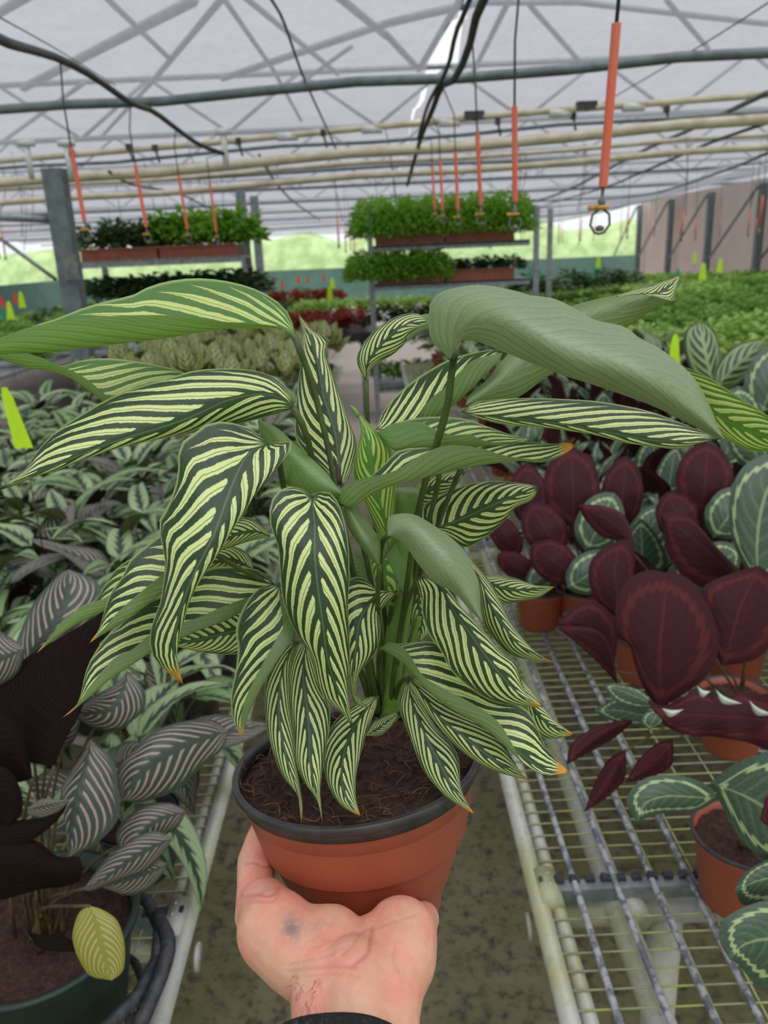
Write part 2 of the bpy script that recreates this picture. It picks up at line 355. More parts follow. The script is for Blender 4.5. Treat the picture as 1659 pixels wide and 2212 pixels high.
def wall_mat():
    t = NT('grey_corrugated_panel'); v = t.pos(); n1 = t.noise(.8, 4, v)
    wv = t.n('ShaderNodeTexWave', wave_type='BANDS', bands_direction='Y'); t.put(wv.inputs['Vector'], v); wv.inputs['Scale'].default_value = 2.2
    col = t.mix(n1, srgb(224, 212, 208), srgb(196, 186, 182)); dif = t.bsdf(col, .6, 0, t.bump(wv.outputs[0], .5, .02))
    tr = t.n('ShaderNodeBsdfTranslucent'); t.put(tr.inputs[0], col); ms = t.n('ShaderNodeMixShader'); ms.inputs[0].default_value = .5; t.put(ms.inputs[1], dif); t.put(ms.inputs[2], tr.outputs[0])
    return t.done(ms.outputs[0])
M['panel'] = wall_mat()
def soil_mat():
    t = NT('coir_potting_soil'); v = t.pos(); n1 = t.noise(120, 6, v, .75); n2 = t.noise(420, 4, v)
    col = t.mix(t.ramp01(n1, .35, .7), srgb(40, 24, 18), srgb(86, 54, 38)); col = t.mix(t.ramp01(n2, .62, .75), col, srgb(128, 92, 62))
    return t.done(t.bsdf(col, .9, 0, t.bump(n1, .9, .004)))
M['soil'] = soil_mat()

# ------------------------------------------------------------------ large structure
V = Vector
def struct(o): o['kind'] = 'structure'; return o
m = MB(); m.box((0, 13, -.05), (24, 30, .1)); struct(m.build('floor', M['floor'], smooth=False))
m = MB(); m.box((0, 40, -.15), (160, 160, .1)); struct(m.build('ground', M['outside'], smooth=False))

def cloth_z(x, y):
    z = 2.60
    if y > 4.2:
        k = (y-4.2)/2.4; z += .06 - .10*math.sin(PI*(k-math.floor(k))) - (y-4.2)*.0125 + .55*max(0, min(1, (x-4.5)/3.5))**2*min(1, (y-4.2)/4)
    else:
        z += .18*math.sin(min((4.2-y)/3.4, 2)*PI*.5)
    z += .03*noise.noise(V((x*1.1, y*.8, 0)))+.02*noise.noise(V((x*3, y*2.5, 3)))
    return z
def gapL(y):
    if y < 2.9: return .42
    if y < 4.1: return .415+(y-2.9)*.005
    if y < 4.95: return .42-(y-4.1)*.13
    if y < 6.5: return .33
    return .34
def gapR(y):
    if y < 2.9: return .425
    if y < 4.1: return .425+(y-2.9)*.03
    if y < 4.85: return .46+(y-4.1)*.05
    if y < 4.95: return .42
    return .36 if y < 7 else .345
def cloth(x0f, x1f, nx):
    m = MB(); ys = [-5+.25*i for i in range(0, 121)]; vs = []; fs = []
    for y in ys:
        a, b = x0f(y), x1f(y)
        for i in range(nx+1):
            x = a+(b-a)*i/nx; vs.append((x, y, cloth_z(x, y)))
    for j in range(len(ys)-1):
        for i in range(nx): fs.append((j*(nx+1)+i, j*(nx+1)+i+1, (j+1)*(nx+1)+i+1, (j+1)*(nx+1)+i))
    m.add(vs, fs); return m
ce = cloth(lambda y: -10.0, gapL, 40).build('ceiling', M['cloth']); struct(ce)
ce2 = cloth(gapR, lambda y: 9.6, 40).build('ceiling', M['cloth']); struct(ce2)

# corrugated side wall on the right, with its posts and braces
m = MB(); m.box((8.3, 16.5, 1.42), (.05, 19, 2.75)); wr = struct(m.build('wall_right', M['panel'], smooth=False))
for i in range(7):
    y = 9.6+2.65*i
    o = MB().box((8.1, y, 1.35), (.14, .14, 2.66)).build('post', M['galvdark'], wr, False)
    o2 = MB().tube([(8.0, y+.05, 2.62), (8.02, y+2.3, 1.2)], .03).build('brace', M['galv'], wr)
# low green screens round the open sides
m = MB(); m.box((0, 27.3, .62), (20, .05, 1.2)); struct(m.build('wall_back', M['windbreak'], smooth=False))
m = MB(); m.box((-10.2, 12, .62), (.05, 30, 1.2)); struct(m.build('wall_left', M['windbreak'], smooth=False))

# outside hedges and fields
def hedge(name, x0, x1, y, h, label):
    m = MB(); n = 60; vs = []; fs = []
    rows = 6
    for j in range(rows+1):
        for i in range(n+1):
            x = x0+(x1-x0)*i/n; z = h*math.sin(j/rows*PI)*(.8+.45*noise.noise(V((x*.35, y, 0))))+.2*noise.noise(V((x*1.3, j, 5)))
            vs.append((x, y-2+4*j/rows, max(z, -.1)))
    for j in range(rows):
        for i in range(n): fs.append((j*(n+1)+i, j*(n+1)+i+1, (j+1)*(n+1)+i+1, (j+1)*(n+1)+i))
    m.add(vs, fs); o = m.build(name, M['hedge']); tag(o, label, 'hedge'); return o
hedge('field_hedge', -60, 60, 52, 3.3, 'pale green hedge beyond the open far end of the greenhouse')

# roof trusses above the cloth (seen as shadows through it)
def bar(parent, a, b, r, name='bar', mat='galvdark', n=6): return MB().tube([a, b], r, n).build(name, M[mat], parent)
tr = empty('roof_truss', PZ(400, 60, 3.0)); tag(tr, 'web of steel roof trusses showing dimly through the near shade cloth', 'roof truss')
segs = [((50, 190), (420, 0), .05), ((485, -10), (330, 175), .035), ((330, 175), (215, 300), .03), ((482, -5), (590, 150), .03), ((590, 150), (650, 260), .03),
        ((525, -10), (730, 160), .03), ((480, 170), (830, 52), .04), ((728, -10), (835, 78), .04), ((830, 52), (1030, 5), .04), ((1030, 5), (1250, 5), .03), ((1250, 5), (1659, 52), .03),
        ((830, 70), (905, 150), .04), ((905, 150), (1000, -10), .04), ((1020, 160), (1100, 0), .035), ((1145, 12), (1250, 130), .03), ((1440, 0), (1530, 105), .03), ((230, -5), (370, 130), .03),
        ((-60, 60), (80, -20), .04), ((0, 310), (180, 180), .03), ((620, 200), (760, 100), .025)]
for a, b, r in segs: bar(tr, PZ(a[0], a[1], 3.05), PZ(b[0], b[1], 3.05), r*.62)
for j, y in enumerate((9.5, 13.5, 17.5, 21.5)):
    t2 = empty('roof_truss', (0, y, 2.9)); tag(t2, ['first', 'second', 'third', 'farthest'][j]+' cross truss of the roof beyond the cream pipes, dim above the shade cloth', 'roof truss')
    bar(t2, (-9.5, y, 2.95), (9.5, y, 2.95), .03); bar(t2, (-9.5, y, 3.5), (9.5, y, 3.5), .03)
    for k in range(12): bar(t2, (-9.5+1.6*k, y, 2.95), (-8.7+1.6*k, y, 3.5), .02); bar(t2, (-8.7+1.6*k, y, 3.5), (-7.9+1.6*k, y, 2.95), .02)

# cross pipes under the cloth
def ext(a, b, e=.4): return a+(a-b)*e, b+(b-a)*e
def pipe(name, a, b, r, mat, label, e=.5, n=12, mid=None):
    a, b = ext(a, b, e)
    pts = [a.lerp(b, i/12) + V((0, 0, -.012*math.sin(i*1.9))) for i in range(13)]
    o = MB().tube(pts, r, n).build(name, M[mat]); tag(o, label, 'pipe'); return o
pipe('cross_pipe', PZ(0, 240, 2.45), PZ(1659, 115, 2.45), .024, 'galvdark', 'grey-green steel tube crossing the whole roof nearest the camera', .3)
def pair(x0, y0, x1, y1, Y): return PY(x0, y0, Y+.5), PY(x1, y1, Y-.4)
pl = pair(0, 348, 1659, 206, 5.9); p1 = empty('water_pipe', pl[0]); tag(p1, 'thin cream water pipe run with white joints, highest of the cream pipes', 'pipe')
a, b = ext(*pl, .12); MB().tube([a, a.lerp(b, .33), a.lerp(b, .66)+V((0, 0, .02)), b], .021, 10).build('pipe_run', M['cream'], p1)
for t in (.33, .43, .52, .6, .71, .78): 
    q = a.lerp(b, t); MB().tube([q-V((.07, 0, 0)), q+V((.07, 0, 0))], .028, 10).build('joint', M['white'], p1)
for t in (.625, .735):
    q = a.lerp(b, t); MB().box(q+V((0, 0, .03)), (.13, .06, .05)).tube([q, q+V((0, 0, .045))], .02).build('valve', M['rimblack'], p1, False)
pipe('conduit', *pair(-200, 381, 1559, 247, 5.95), .012, 'galvdark', 'thin grey-green conduit between the two upper cream pipes', .15, 8)
hp = pipe('heating_pipe', *pair(0, 398, 1659, 258, 5.8), .033, 'cream', 'thickest cream heating pipe, under the thin green conduit', .3)
pipe('heating_pipe', *pair(0, 440, 1659, 318, 6.9), .026, 'cream', 'lower cream heating pipe passing just over the hanging planters', .3)
pipe('water_pipe', *pair(0, 410, 1659, 292, 7.2), .018, 'cream', 'slim cream pipe between the thick and the lowest cream pipes', .3)
# black clips and brackets on the pipes
for k, (x, y) in enumerate([(278, 318), (155, 332), (335, 320), (515, 305), (698, 287), (1075, 262), (1238, 250), (1440, 236)]):
    q = PY(x, y, 5.75); o = MB().box(q, (.035, .03, .04)).tube([q, q+V((.02, 0, -.09))], .008, 6).build('pipe_clip', M['rimblack'], None, False); tag(o, 'black clip gripping the upper cream pipes', 'clip', 'black clips along the cream pipes')
# white brackets at the left end of the pipes
for x, y, lb in ((62, 345, 'white plastic elbow joint left of the nearer white upright'), (148, 345, 'white plastic upright joining the two cream pipes above the grey column'), (485, 320, 'small white joint where the sagging black hose meets the cream pipe')):
    q = PY(x, y, 5.75); o = MB().tube([q+V((0, 0, .09)), q, q+V((0, 0, -.12))], .02).box(q+V((0, 0, .1)), (.1, .05, .04)).build('pipe_joint', M['white']); tag(o, lb, 'joint')
# far purlins
for j, y in enumerate((9.3, 11.4, 13.6, 16, 18.5, 21.5, 25)):
    o = MB().tube([(-10+i*1.3, y+.5-i/15, cloth_z(-10+i*1.3, y)-.05) for i in range(16)], .018, 6).build('roof_purlin', M['galvdark']); struct(o)
# sloping braces and lengthwise wires on the right
def wirething(name, pts, r, mat, label, cat='cable', n=6):
    o = MB().tube(sample(pts, 24), r, n).build(name, M[mat]); tag(o, label, cat); return o
wirething('roof_cable', [PY(580, -10, 3.2), PY(612, 45, 3.6), PY(655, 165, 4.4), PY(705, 275, 5.6), PY(730, 330, 6.6)], .006, 'black', 'thin black cable running back under the shade cloth left of centre')
wirething('roof_cable', [PY(1659, 200, 5), PY(1480, 285, 7), PY(1380, 330, 8.5), PY(1215, 415, 12), PY(1120, 445, 17)], .016, 'galvdark', 'grey lengthwise cable dropping toward the right end of the fern rack')
wirething('roof_cable', [PY(1659, 265, 5.6), PY(1530, 310, 7), PY(1380, 375, 9), PY(1290, 410, 12), PY(1150, 450, 20)], .012, 'black', 'wavy dark lengthwise cable above the right hand plant beds')
wirething('roof_cable', [PY(1659, 330, 7), PY(1560, 370, 9), PY(1400, 420, 13), PY(1250, 440, 19)], .014, 'galvdark', 'grey lengthwise cable close to the corrugated wall')
wirething('roof_cable', [PY(560, 335, 6), PY(600, 400, 8), PY(640, 440, 11), PY(690, 475, 16)], .012, 'galvdark', 'slack lengthwise cable behind the cream pipes left of the fern rack')
wirething('roof_cable', [PY(235, 370, 6), PY(290, 400, 7.5), PY(390, 420, 9), PY(470, 460, 13)], .01, 'black', 'dark cable falling behind the left hanging planter')
wirething('roof_wire', [PY(1700, -20, 3.2), PY(1500, 107, 4.2), PY(1300, 225, 5.8)], .003, 'black', 'hair-thin straight wire slanting across the right of the ceiling')
wirething('roof_wire', [PY(0, 38, 2.4), PY(125, 108, 3.1), PY(250, 185, 4.2)], .002, 'black', 'hair-thin wire just above the black hose at the left')
for k in range(8):
    y0 = 7+k*1.1; x0 = 1.05+.05*k
# left grey column with its arm
cl = empty('support_column', (-2.105, 5.8, 0)); tag(cl, 'grey square steel column at the left beside the hanging planters', 'column')
MB().box((-2.105, 5.8, 1.12), (.13, .13, 2.3)).build('shaft', M['galvdark'], cl, False)
bar(cl, PY(-80, 465, 5.7), PY(130, 475, 5.8), .03, 'arm', 'galv'); bar(cl, PY(0, 515, 5.8), PY(122, 605, 5.8), .014, 'brace', 'galv')
MB().box((-2.06, 5.72, 1.64), (.1, .03, .16)).build('junction_box', M['grey'], cl, False)
for (px, y) in ((532, 9.5), (560, 11)):
    q = PY(px, 560, y); o = MB().box((q.x, y, 1.2), (.1, .1, 2.4)).build('support_column', M['galv'], None, False)
    tag(o, 'slim grey column just right of the left hanging planters, '+('nearer of two' if y < 10 else 'farther of two'), 'column')

# ------------------------------------------------------------------ benches
def bench(name, x0, sgn, y0, y1, label, detail):
    """x0: outer edge at the aisle; sgn +1 when the bench extends to +x"""
    T = .684; b = empty(name, (x0, y0, 0)); tag(b, label, 'bench'); X = lambda d: x0+sgn*d
    W = 1.7
    for nm, d, r, zz in (('edge_tube', .014, .0145, T), ('edge_tube', .042, .0115, T-.008), ('middle_tube', .14, .021, T-.03), ('middle_tube', .80, .021, T-.03), ('edge_tube', W, .017, T)):
        MB().tube([(X(d), y0, zz), (X(d), (y0+y1)/2, zz), (X(d), y1, zz)], r, 12).build(nm, M['benchtube'], b)
    ys = [y0+.03*i for i in range(int((y1-y0)/.03))]
    near = [y for y in ys if y < detail]; far = [y for y in ys if y >= detail]
    if near:
        me = MB().tube([(0, 0, 0), (sgn*.4, 0, .0004), (sgn*(W-.02), 0, 0)], .0016, 5).mesh('cross_wire', M['wire'])
        for y in near:
            if abs((y-1.0)) < .035 and x0 > 0: continue
            o = bpy.data.objects.new('cross_wire', me); C.objects.link(o); attach(o, b); o.location = (X(.016), y, T+.006)
            o.rotation_euler = (0, 0, R.uniform(-.004, .004))
    f = MB()
    for y in far: f.tube([(X(.016), y, T+.006), (X(W-.02), y, T+.006)], .0016, 4)
    if far: tag(f.build('far_cross_wires', M['wire'], b), kind='stuff')
    for k in range(int(W/.063)):
        MB().tube([(X(.016+.063*k), y0, T+.003), (X(.016+.063*k), y1, T+.003)], .0017, 5).build('long_wire', M['wire'], b)
    # cross beams on legs
    yb = 1.0 if x0 > 0 else .97
    while yb < y1:
        MB().tube([(X(.02), yb, T-.045), (X(W), yb, T-.045)], .02, 12).build('cross_beam', M['benchtube'], b)
        for d in (.03, .16, .85, W-.03):
            MB().tube([(X(d), yb-.035, T-.03 if d > .05 else T), (X(d), yb+.035, T-.03 if d > .05 else T)], .0245 if d > .05 else .022, 12).build('clamp', M['benchtube'], b)
        MB().tube([(X(.0), yb-.02, T-.045), (X(-.005), yb-.02, T-.045)], .021, 12).build('end_cap', M['benchtube'], b)
        for d in (.22, W-.2):
            MB().tube([(X(d), yb, T-.05), (X(d), yb, 0)], .027, 12).build('leg', M['benchtube'], b)
        # notched angle bar that takes the cut ends of the mesh
        a = MB().box((X(.15+.09), yb-.01, T+.002), (.44, .003, .024)).box((X(.15+.09), yb-.001, T+.012), (.44, .022, .003))
        a.build('angle_bar', M['galv'], b, False)
        for k in range(18):
            MB().box((X(.025+.0245*k), yb+.008, T+.016), (.014, .012, .009), Matrix.Rotation(R.uniform(-.4, .4), 3, 'Y')).build('mesh_end', M['trayblack'], b, False)
        for k, (dx, dy) in enumerate(((.034, -.002), (.034, .02))):
            MB().lathe([(0, .012), (.003, .012), (.0034, .004), (.007, .003), (.0072, 0)], (X(dx), yb+dy, T+.012), None, 12).build('bolt', M['bolt'], b)
        yb += 1.55
    return b
BR = bench('mesh_bench', .200, 1, .55, 7.2, 'galvanised wire mesh bench right of the aisle, with the terracotta pots', 3.0)
BL = bench('mesh_bench', -.316, -1, .55, 7.2, 'galvanised wire mesh bench left of the aisle, edge tube stained with algae', 2.2)
for k, x in enumerate((.270, .336, .397, .455)):
    pts = [(x+.0035*math.sin(y*2.1+k), y, .6995+.001*math.sin(3*y+k)) for y in [.5+.22*i for i in range(29)]]
    o = MB().tube(pts, .0052, 8).build('drip_hose', M['rod'])
    tag(o, ['first', 'second', 'third', 'fourth'][k]+' flaking grey hose lying along the right mesh bench, counted from the aisle', 'hose')
# benches farther off, mostly buried in plants
for i, (x0, y0, y1, lb) in enumerate(((1.9, 4.6, 20, 'long bench under the bright green plants at the right'), (5.2, 5, 20, 'outer bench under the lime plants near the corrugated wall'), (-6.1, 6, 20, 'long bench under the low green plants at the far left'), (-3.4, 9.2, 20, 'bench beyond the left hanging planters'))):
    b = empty('plant_bench', (x0, y0, 0)); tag(b, lb, 'bench'); wd = 2.6 if i != 3 else 2.15
    MB().box((x0+wd/2, (y0+y1)/2, .68), (wd, y1-y0, .03)).build('bench_top', M['galv'], b, False)
    for yy in (y0+.3, (y0+y1)/2, y1-.3):
        for xx in (x0+.2, x0+wd-.2): MB().tube([(xx, yy, 0), (xx, yy, .67)], .03).build('leg', M['galv'], b)

# ------------------------------------------------------------------ hanging sprinklers
def ramp_t(n): return [i/(n-1) for i in range(n)]
def sprinkler(x, y, ztop, zhead, label, sway=0., fat=1.0, tl=.235, top=None):
    e = empty('hanging_sprinkler', (x, y, zhead)); tag(e, label, 'sprinkler', 'sprinklers hanging in rows above the benches')
    top0 = top; top = V((x-sway, y, ztop)); q = V((x, y, zhead)); k = lambda z, dx=0: V((x-sway*(z-zhead)/(ztop-zhead)+dx, y, z))
    zt = zhead+.05
    MB().tube([top0 or top, k(zt+tl+.15, .002), k(zt+tl)], .0032, 6).build('drop_tube', M['black'], e)
    MB().tube([k(zt+tl), k(zt+tl-.001), k(zt+.001), k(zt)], .0075*fat, 12).build('weight', M['orange'], e)
    MB().tube([k(zt), k(zt-.018), k(zt-.02), k(zt-.03)], [.003, .003, .007, .005], 8).build('connector', M['grey'], e)
    MB().tube([k(zt-.028), k(zt-.034)], .0125, 10).tube([k(zt-.031, -.004), k(zt-.031, -.022)], .0045, 6).build('yellow_clip', M['yellowclip'], e)
    m = MB()
    for s in (-1, 1):
        m.tube([k(zt-.034, s*.004), k(zt-.042, s*.014), k(zt-.058, s*.016), k(zt-.07, s*.008), k(zt-.072, 0)], .0022, 6)
    cg = m.build('spinner_cage', M['grey'], e)
    MB().lathe([(0, .006), (.006, .004), (.008, 0), (.005, -.004), (0, -.004)], k(zt-.064), None, 10).build('spinner', M['grey'], cg)
rn = ['nearest', 'second', 'third', 'fourth', 'fifth', 'sixth']
for i, (px, py, Y) in enumerate(((1298, 447, 1.4), (1113, 462, 2.27), (1040, 462, 3.1), (990, 468, 3.95), (957, 466, 4.8), (940, 462, 5.6))):
    q = PY(px, py, Y); sprinkler(q.x, Y, 2.36, q.z-.02, rn[i]+' orange-weighted sprinkler in the row hanging over the right bench', [-.03, .01, .03, .02, .02, .02][i], 1.0, .235 if i == 0 else .22+.01*i, (V((.40, 1.4, 2.41)), V((.40, 2.25, 2.38)), PY(1020, 80, 3.05), PY(955, 185, 3.95), PY(930, 245, 4.7), PY(905, 310, 5.6))[i])
for i, (px, py, Y) in enumerate(((188, 508, 3.15), (320, 515, 4.0), (408, 515, 4.86), (470, 518, 5.7))):
    q = PY(px, py, Y); sprinkler(q.x, Y, [2.33, 2.35, 2.34, 2.3][i], q.z, rn[i]+' orange-weighted sprinkler in the row over the left bench', [.02, .03, .03, .02][i], 1.05, .25+.02*i, (PY(130, 128, 3.15), PY(282, 222, 4.0), PY(380, 277, 4.86), PY(482, 332, 5.6))[i])
# supply hoses
wirething('supply_hose', [(-.80, 1.5, 2.12), PY(0, 85, 2.3), PY(60, 105, 2.7), PY(130, 128, 3.15), PY(200, 165, 3.5), PY(282, 222, 4.0), PY(330, 240, 4.4), PY(380, 277, 4.86), PY(430, 312, 5.3), PY(482, 332, 5.6)], .0135, 'black', 'sagging black supply hose over the left bench', 'hose', 10)
wirething('supply_hose', [(.40, 1.2, 2.42), (.40, 2.2, 2.38), PY(1040, 0, 2.7), PY(1020, 80, 3.05), PY(985, 168, 3.6), PY(955, 185, 3.95), PY(935, 235, 4.6), PY(912, 290, 5.3), PY(895, 345, 6.3), PY(880, 400, 7.5)], .014, 'black', 'black supply hose over the right bench beside the gap in the shade cloth', 'hose', 10)
wirething('supply_hose', [(.37, 1.2, 2.46), PY(1010, 10, 2.8), PY(985, 70, 3.2), PY(965, 150, 3.6), PY(925, 225, 4.4), PY(903, 300, 5.2)], .009, 'black', 'thinner black cable tied beside the right supply hose', 'hose', 8)
# many far sprinklers: small orange weights on hair-thin drops
def far_mesh():
    m = MB(); m.tube([(0, 0, 0), (0, 0, .24)], .009, 6); return m.mesh('weight', M['orange'])
fw_ = far_mesh(); fdrop = MB().tube([(0, 0, .24), (.01, 0, .95)], .003, 4).mesh('drop_tube', M['black']); fhead = MB().tube([(0, 0, -.06), (0, 0, -.03), (0, 0, 0)], [.01, .013, .004], 6).mesh('spinner_cage', M['grey'])
first = None
far_pos = []
for X in (3.1, 4.7, 6.4):
    for k in range(9): far_pos.append((X+R.uniform(-.05, .05), 7+k*1.75+R.uniform(-.3, .3)))
for X in (1.6,):
    for k in range(6): far_pos.append((X, 9.5+k*1.9))
for X in (-.35, -2.6, -4.0):
    for k in range(5): far_pos.append((X, 9+k*2.1+R.uniform(-.3, .3)))
far_pos += [(-2.45, 5.2), (-2.62, 5.9), (-2.95, 6.6), (-3.3, 7.2), (2.75, 5.2), (3.6, 6.2)]
for (x, y) in far_pos:
    e = bpy.data.objects.new('hanging_sprinkler', None); C.objects.link(e); e.location = (x, y, 1.72+R.uniform(-.05, .08)); e.rotation_euler = (0, R.uniform(-.04, .04), R.uniform(0, 6))
    tag(e, 'small distant sprinkler with orange weight on a hair-thin drop', 'sprinkler', 'distant sprinklers under the far roof')
    for me in (fw_, fdrop, fhead): linkobj(me.name.split('.')[0], me, e)
# slack loops of thin tubing hanging under the pipes
lk = MB()
for k in range(34):
    x = R.uniform(-4.5, 5.2); y = R.uniform(6.3, 10); z = 2.62; d = R.uniform(.45, .8); s = R.uniform(-.12, .12)
    o = MB().tube(sample([(x, y, z), (x+s*.3+.03, y, z-d*.5), (x+s, y, z-d)], 8), .0035, 4).build('drip_line', M['black']); tag(o, 'thin black drip line dangling beneath the cream pipes', 'tube', 'thin drip lines dangling under the pipes')

# ------------------------------------------------------------------ generic plants
def leaf_mesh(name, L, W, arch, cup, wav, mat, tipp=.55, nu=6, nv=10, seed=0, point=1.0, base=(0, 0, 0)):
    rr = random.Random(seed); vs = []; fs = []; uvs = []
    tw = rr.uniform(-.3, .3); ph = rr.uniform(0, 6)
    for j in range(nv+1):
        t = j/nv; wd = W/2*(math.sin(PI*t**tipp))**(.75 if point < 1 else .9)*(1-.15*t)
        ang = arch*t; y = L*(math.sin(ang)/max(arch, 1e-3)) if arch > .01 else L*t; z = -L*((1-math.cos(ang))/max(arch, 1e-3)) if arch > .01 else 0
        for i in range(nu+1):
            u = i/nu*2-1; x = u*wd; dz = cup*abs(u)**1.3*wd + wav*W*math.sin(9*t+ph+(2 if u > 0 else 0))*abs(u)**2
            xx = x*math.cos(tw*t)-dz*math.sin(tw*t); zz = x*math.sin(tw*t)+dz*math.cos(tw*t)
            vs.append((xx, y-zz*math.sin(-ang)*1.0, z+zz*math.cos(ang))); uvs.append((i/nu, t))
    for j in range(nv):
        for i in range(nu): fs.append((j*(nu+1)+i, j*(nu+1)+i+1, (j+1)*(nu+1)+i+1, (j+1)*(nu+1)+i))
    me = bpy.data.meshes.new(name); me.from_pydata(vs, [], fs); me.update(); me.materials.append(mat)
    uv = me.uv_layers.new(name='leaf'); li = [l.vertex_index for l in me.loops]
    flat = []
    for vi in li: flat += uvs[vi]
    uv.data.foreach_set('uv', flat); me.polygons.foreach_set('use_smooth', [True]*len(me.polygons)); return me
LM = {}
def variants(key, n, **kw):
    LM[key] = [leaf_mesh(key+'_leaf', seed=k*13+5, **{**kw, 'L': kw['L']*(.85+.3*k/(n-1)), 'arch': kw['arch']*(.6+.8*((k*.37) % 1))}) for k in range(n)]
variants('ctenanthe', 6, W=.058, L=.15, arch=1.1, cup=.25, wav=.05, mat=M['ctenanthe'])
variants('ornata', 4, W=.085, L=.15, arch=.7, cup=.15, wav=.05, mat=M['ornata'])
variants('rose', 6, W=.105, L=.15, arch=.45, cup=.22, wav=.06, mat=M['rose'], point=.9)
variants('peacock', 4, W=.10, L=.14, arch=.6, cup=.12, wav=.03, mat=M['peacock'], point=.9)
variants('fishbone', 4, W=.10, L=.14, arch=.6, cup=.12, wav=.05, mat=M['fishbone'], point=.9)
variants('croton', 3, W=.05, L=.16, arch=.8, cup=.2, wav=.03, mat=M['croton'])
def pot_meshes(key, r, h, mat, rim):
    a = MB().lathe([(0, .002), (r*.68, 0), (r*.74, h*.06), (r*.93, h*.86), (r*.96, h*.88), (r, h), (r*.93, h), (r*.9, h*.85), (r*.85, h*.8)], (0, 0, 0), None, 24).mesh(key, M[mat])
    b = MB().lathe([(r*.99, h*.95), (r*1.03, h*.96), (r*1.03, h), (r*.95, h), (r*.92, h*.93)], (0, 0, 0), None, 24).mesh(key+'_rim', M[rim])
    vs = []; m = MB(); m.lathe([(r*.93, h*.86), (r*.5, h*.9), (0.001, h*.88)], (0, 0, 0), None, 16); c = m.mesh('soil', M['soil'])
    return a, b, c
PT = {'terra': pot_meshes('pot', .072, .12, 'terracotta', 'rimblack'), 'green': pot_meshes('pot', .075, .12, 'greenpot', 'greenpot'), 'black': pot_meshes('pot', .07, .11, 'trayblack', 'trayblack')}
def plant_proto(species, pot, nleaf, h0, h1, spread, pitch, seed, scale=1.0, stemmat='stem', erect=0.0, azc=None, mixin=None):
    """pot + leaves each on its own stalk; returned Empty owns them all"""
    rr = random.Random(seed); e = empty(species+'_plant'); kids[e.name] = []
    pm = PT[pot]
    for nm, me in zip(('pot', 'pot_rim', 'soil'), pm): linkobj(nm, me, e)
    st = MB(); ph = .105
    for k in range(nleaf):
        az = 2.4*k+rr.uniform(-.4, .4) if azc is None else azc+rr.uniform(-1.15, 1.15); f = (k+.5)/nleaf; r = spread*(.25+.75*f)*rr.uniform(.8, 1.15); h = h1+(h0-h1)*f*rr.uniform(.85, 1.15)
        d = V((math.cos(az), math.sin(az), 0)); b0 = d*.02+V((0, 0, ph)); b1 = d*r*.6+V((0, 0, ph+h*.6)); b2 = d*r+V((0, 0, ph+h))
        st.tube(sample([b0, b1*1.0, b2], 5), [.0028, .0022, .0016], 5, False)
        me = LM[species][rr.randrange(len(LM[species]))]
        if mixin and k % 4 == 3: me = LM[mixin][rr.randrange(len(LM[mixin]))]
        o = linkobj('leaf', me, e); s = scale*rr.uniform(.8, 1.15); o.scale = (s, s, s)
        pt = pitch[0]+(pitch[1]-pitch[0])*(1-f)+rr.uniform(-.25, .25)      # elevation of the leaf above level
        flip = PI if rr.random() < erect else 0
        o.matrix_local = Matrix.Translation(b2) @ Matrix.Rotation(az-PI/2, 4, 'Z') @ Matrix.Rotation(pt, 4, 'X') @ Matrix.Rotation(rr.uniform(-.5, .5)+flip*0, 4, 'Y') @ Matrix.Diagonal((s, s, s, 1))
        o.color = (0, 0, rr.random(), 1)
    linkobj('stalks', st.mesh('stalks', M[stemmat]), e)
    return e
first_used = set()
def place(proto, x, y, z, rz, s, name, label, group, cat='plant'):
    if proto.name not in first_used: first_used.add(proto.name); o = proto
    else: o = copy_tree(proto)
    o.location = (x, y, z); o.rotation_euler = (R.uniform(-.06, .06), R.uniform(-.06, .06), rz); o.scale = (s, s, s)
    tag(o, label, cat, group); return o
BZ = .693
ORD = ['first', 'second', 'third', 'fourth', 'fifth', 'sixth', 'seventh', 'eighth', 'ninth', 'tenth', 'eleventh', 'twelfth', 'thirteenth', 'fourteenth', 'fifteenth', 'sixteenth', 'seventeenth', 'eighteenth', 'nineteenth', 'twentieth']
# left bench: dense block of feather-patterned plants
protos = [plant_proto('ctenanthe', 'black', 15, .03, .17, .085, (-.5, 1.0), 100+k, 1.15, mixin='ornata') for k in range(4)]
ny = 0
for j in range(16):
    for i in range(7):
        x = -.45-.225*i+R.uniform(-.035, .035); y = 1.10+.215*j+R.uniform(-.035, .035)
        if i > 2+j*.55+1: continue
        place(protos[(i*3+j*5) % 4], x, y, BZ, R.uniform(0, 6.28), R.uniform(.9, 1.1), 'x', 'pale feather-leaved plant on the left bench, %s row back, %s in from the aisle' % (ORD[j], ORD[i]), 'feather-leaved plants packed on the left bench')
# peacock plants behind them
protos = [plant_proto('peacock', 'black', 12, .08, .2, .09, (.75, 1.25), 140+k, 1.15, azc=PI/2) for k in range(3)]
for j in range(7):
    for i in range(5):
        place(protos[(i+j*2) % 3], -.55-.29*i+R.uniform(-.03, .03)+(j % 2)*.1, 4.75+.34*j+R.uniform(-.04, .04), BZ, R.uniform(-.5, .5), R.uniform(.95, 1.15), 'x', 'brown-barred peacock plant on the left bench, %s row back, %s from the aisle' % (ORD[j], ORD[i]), 'peacock-patterned plants far along the left bench')
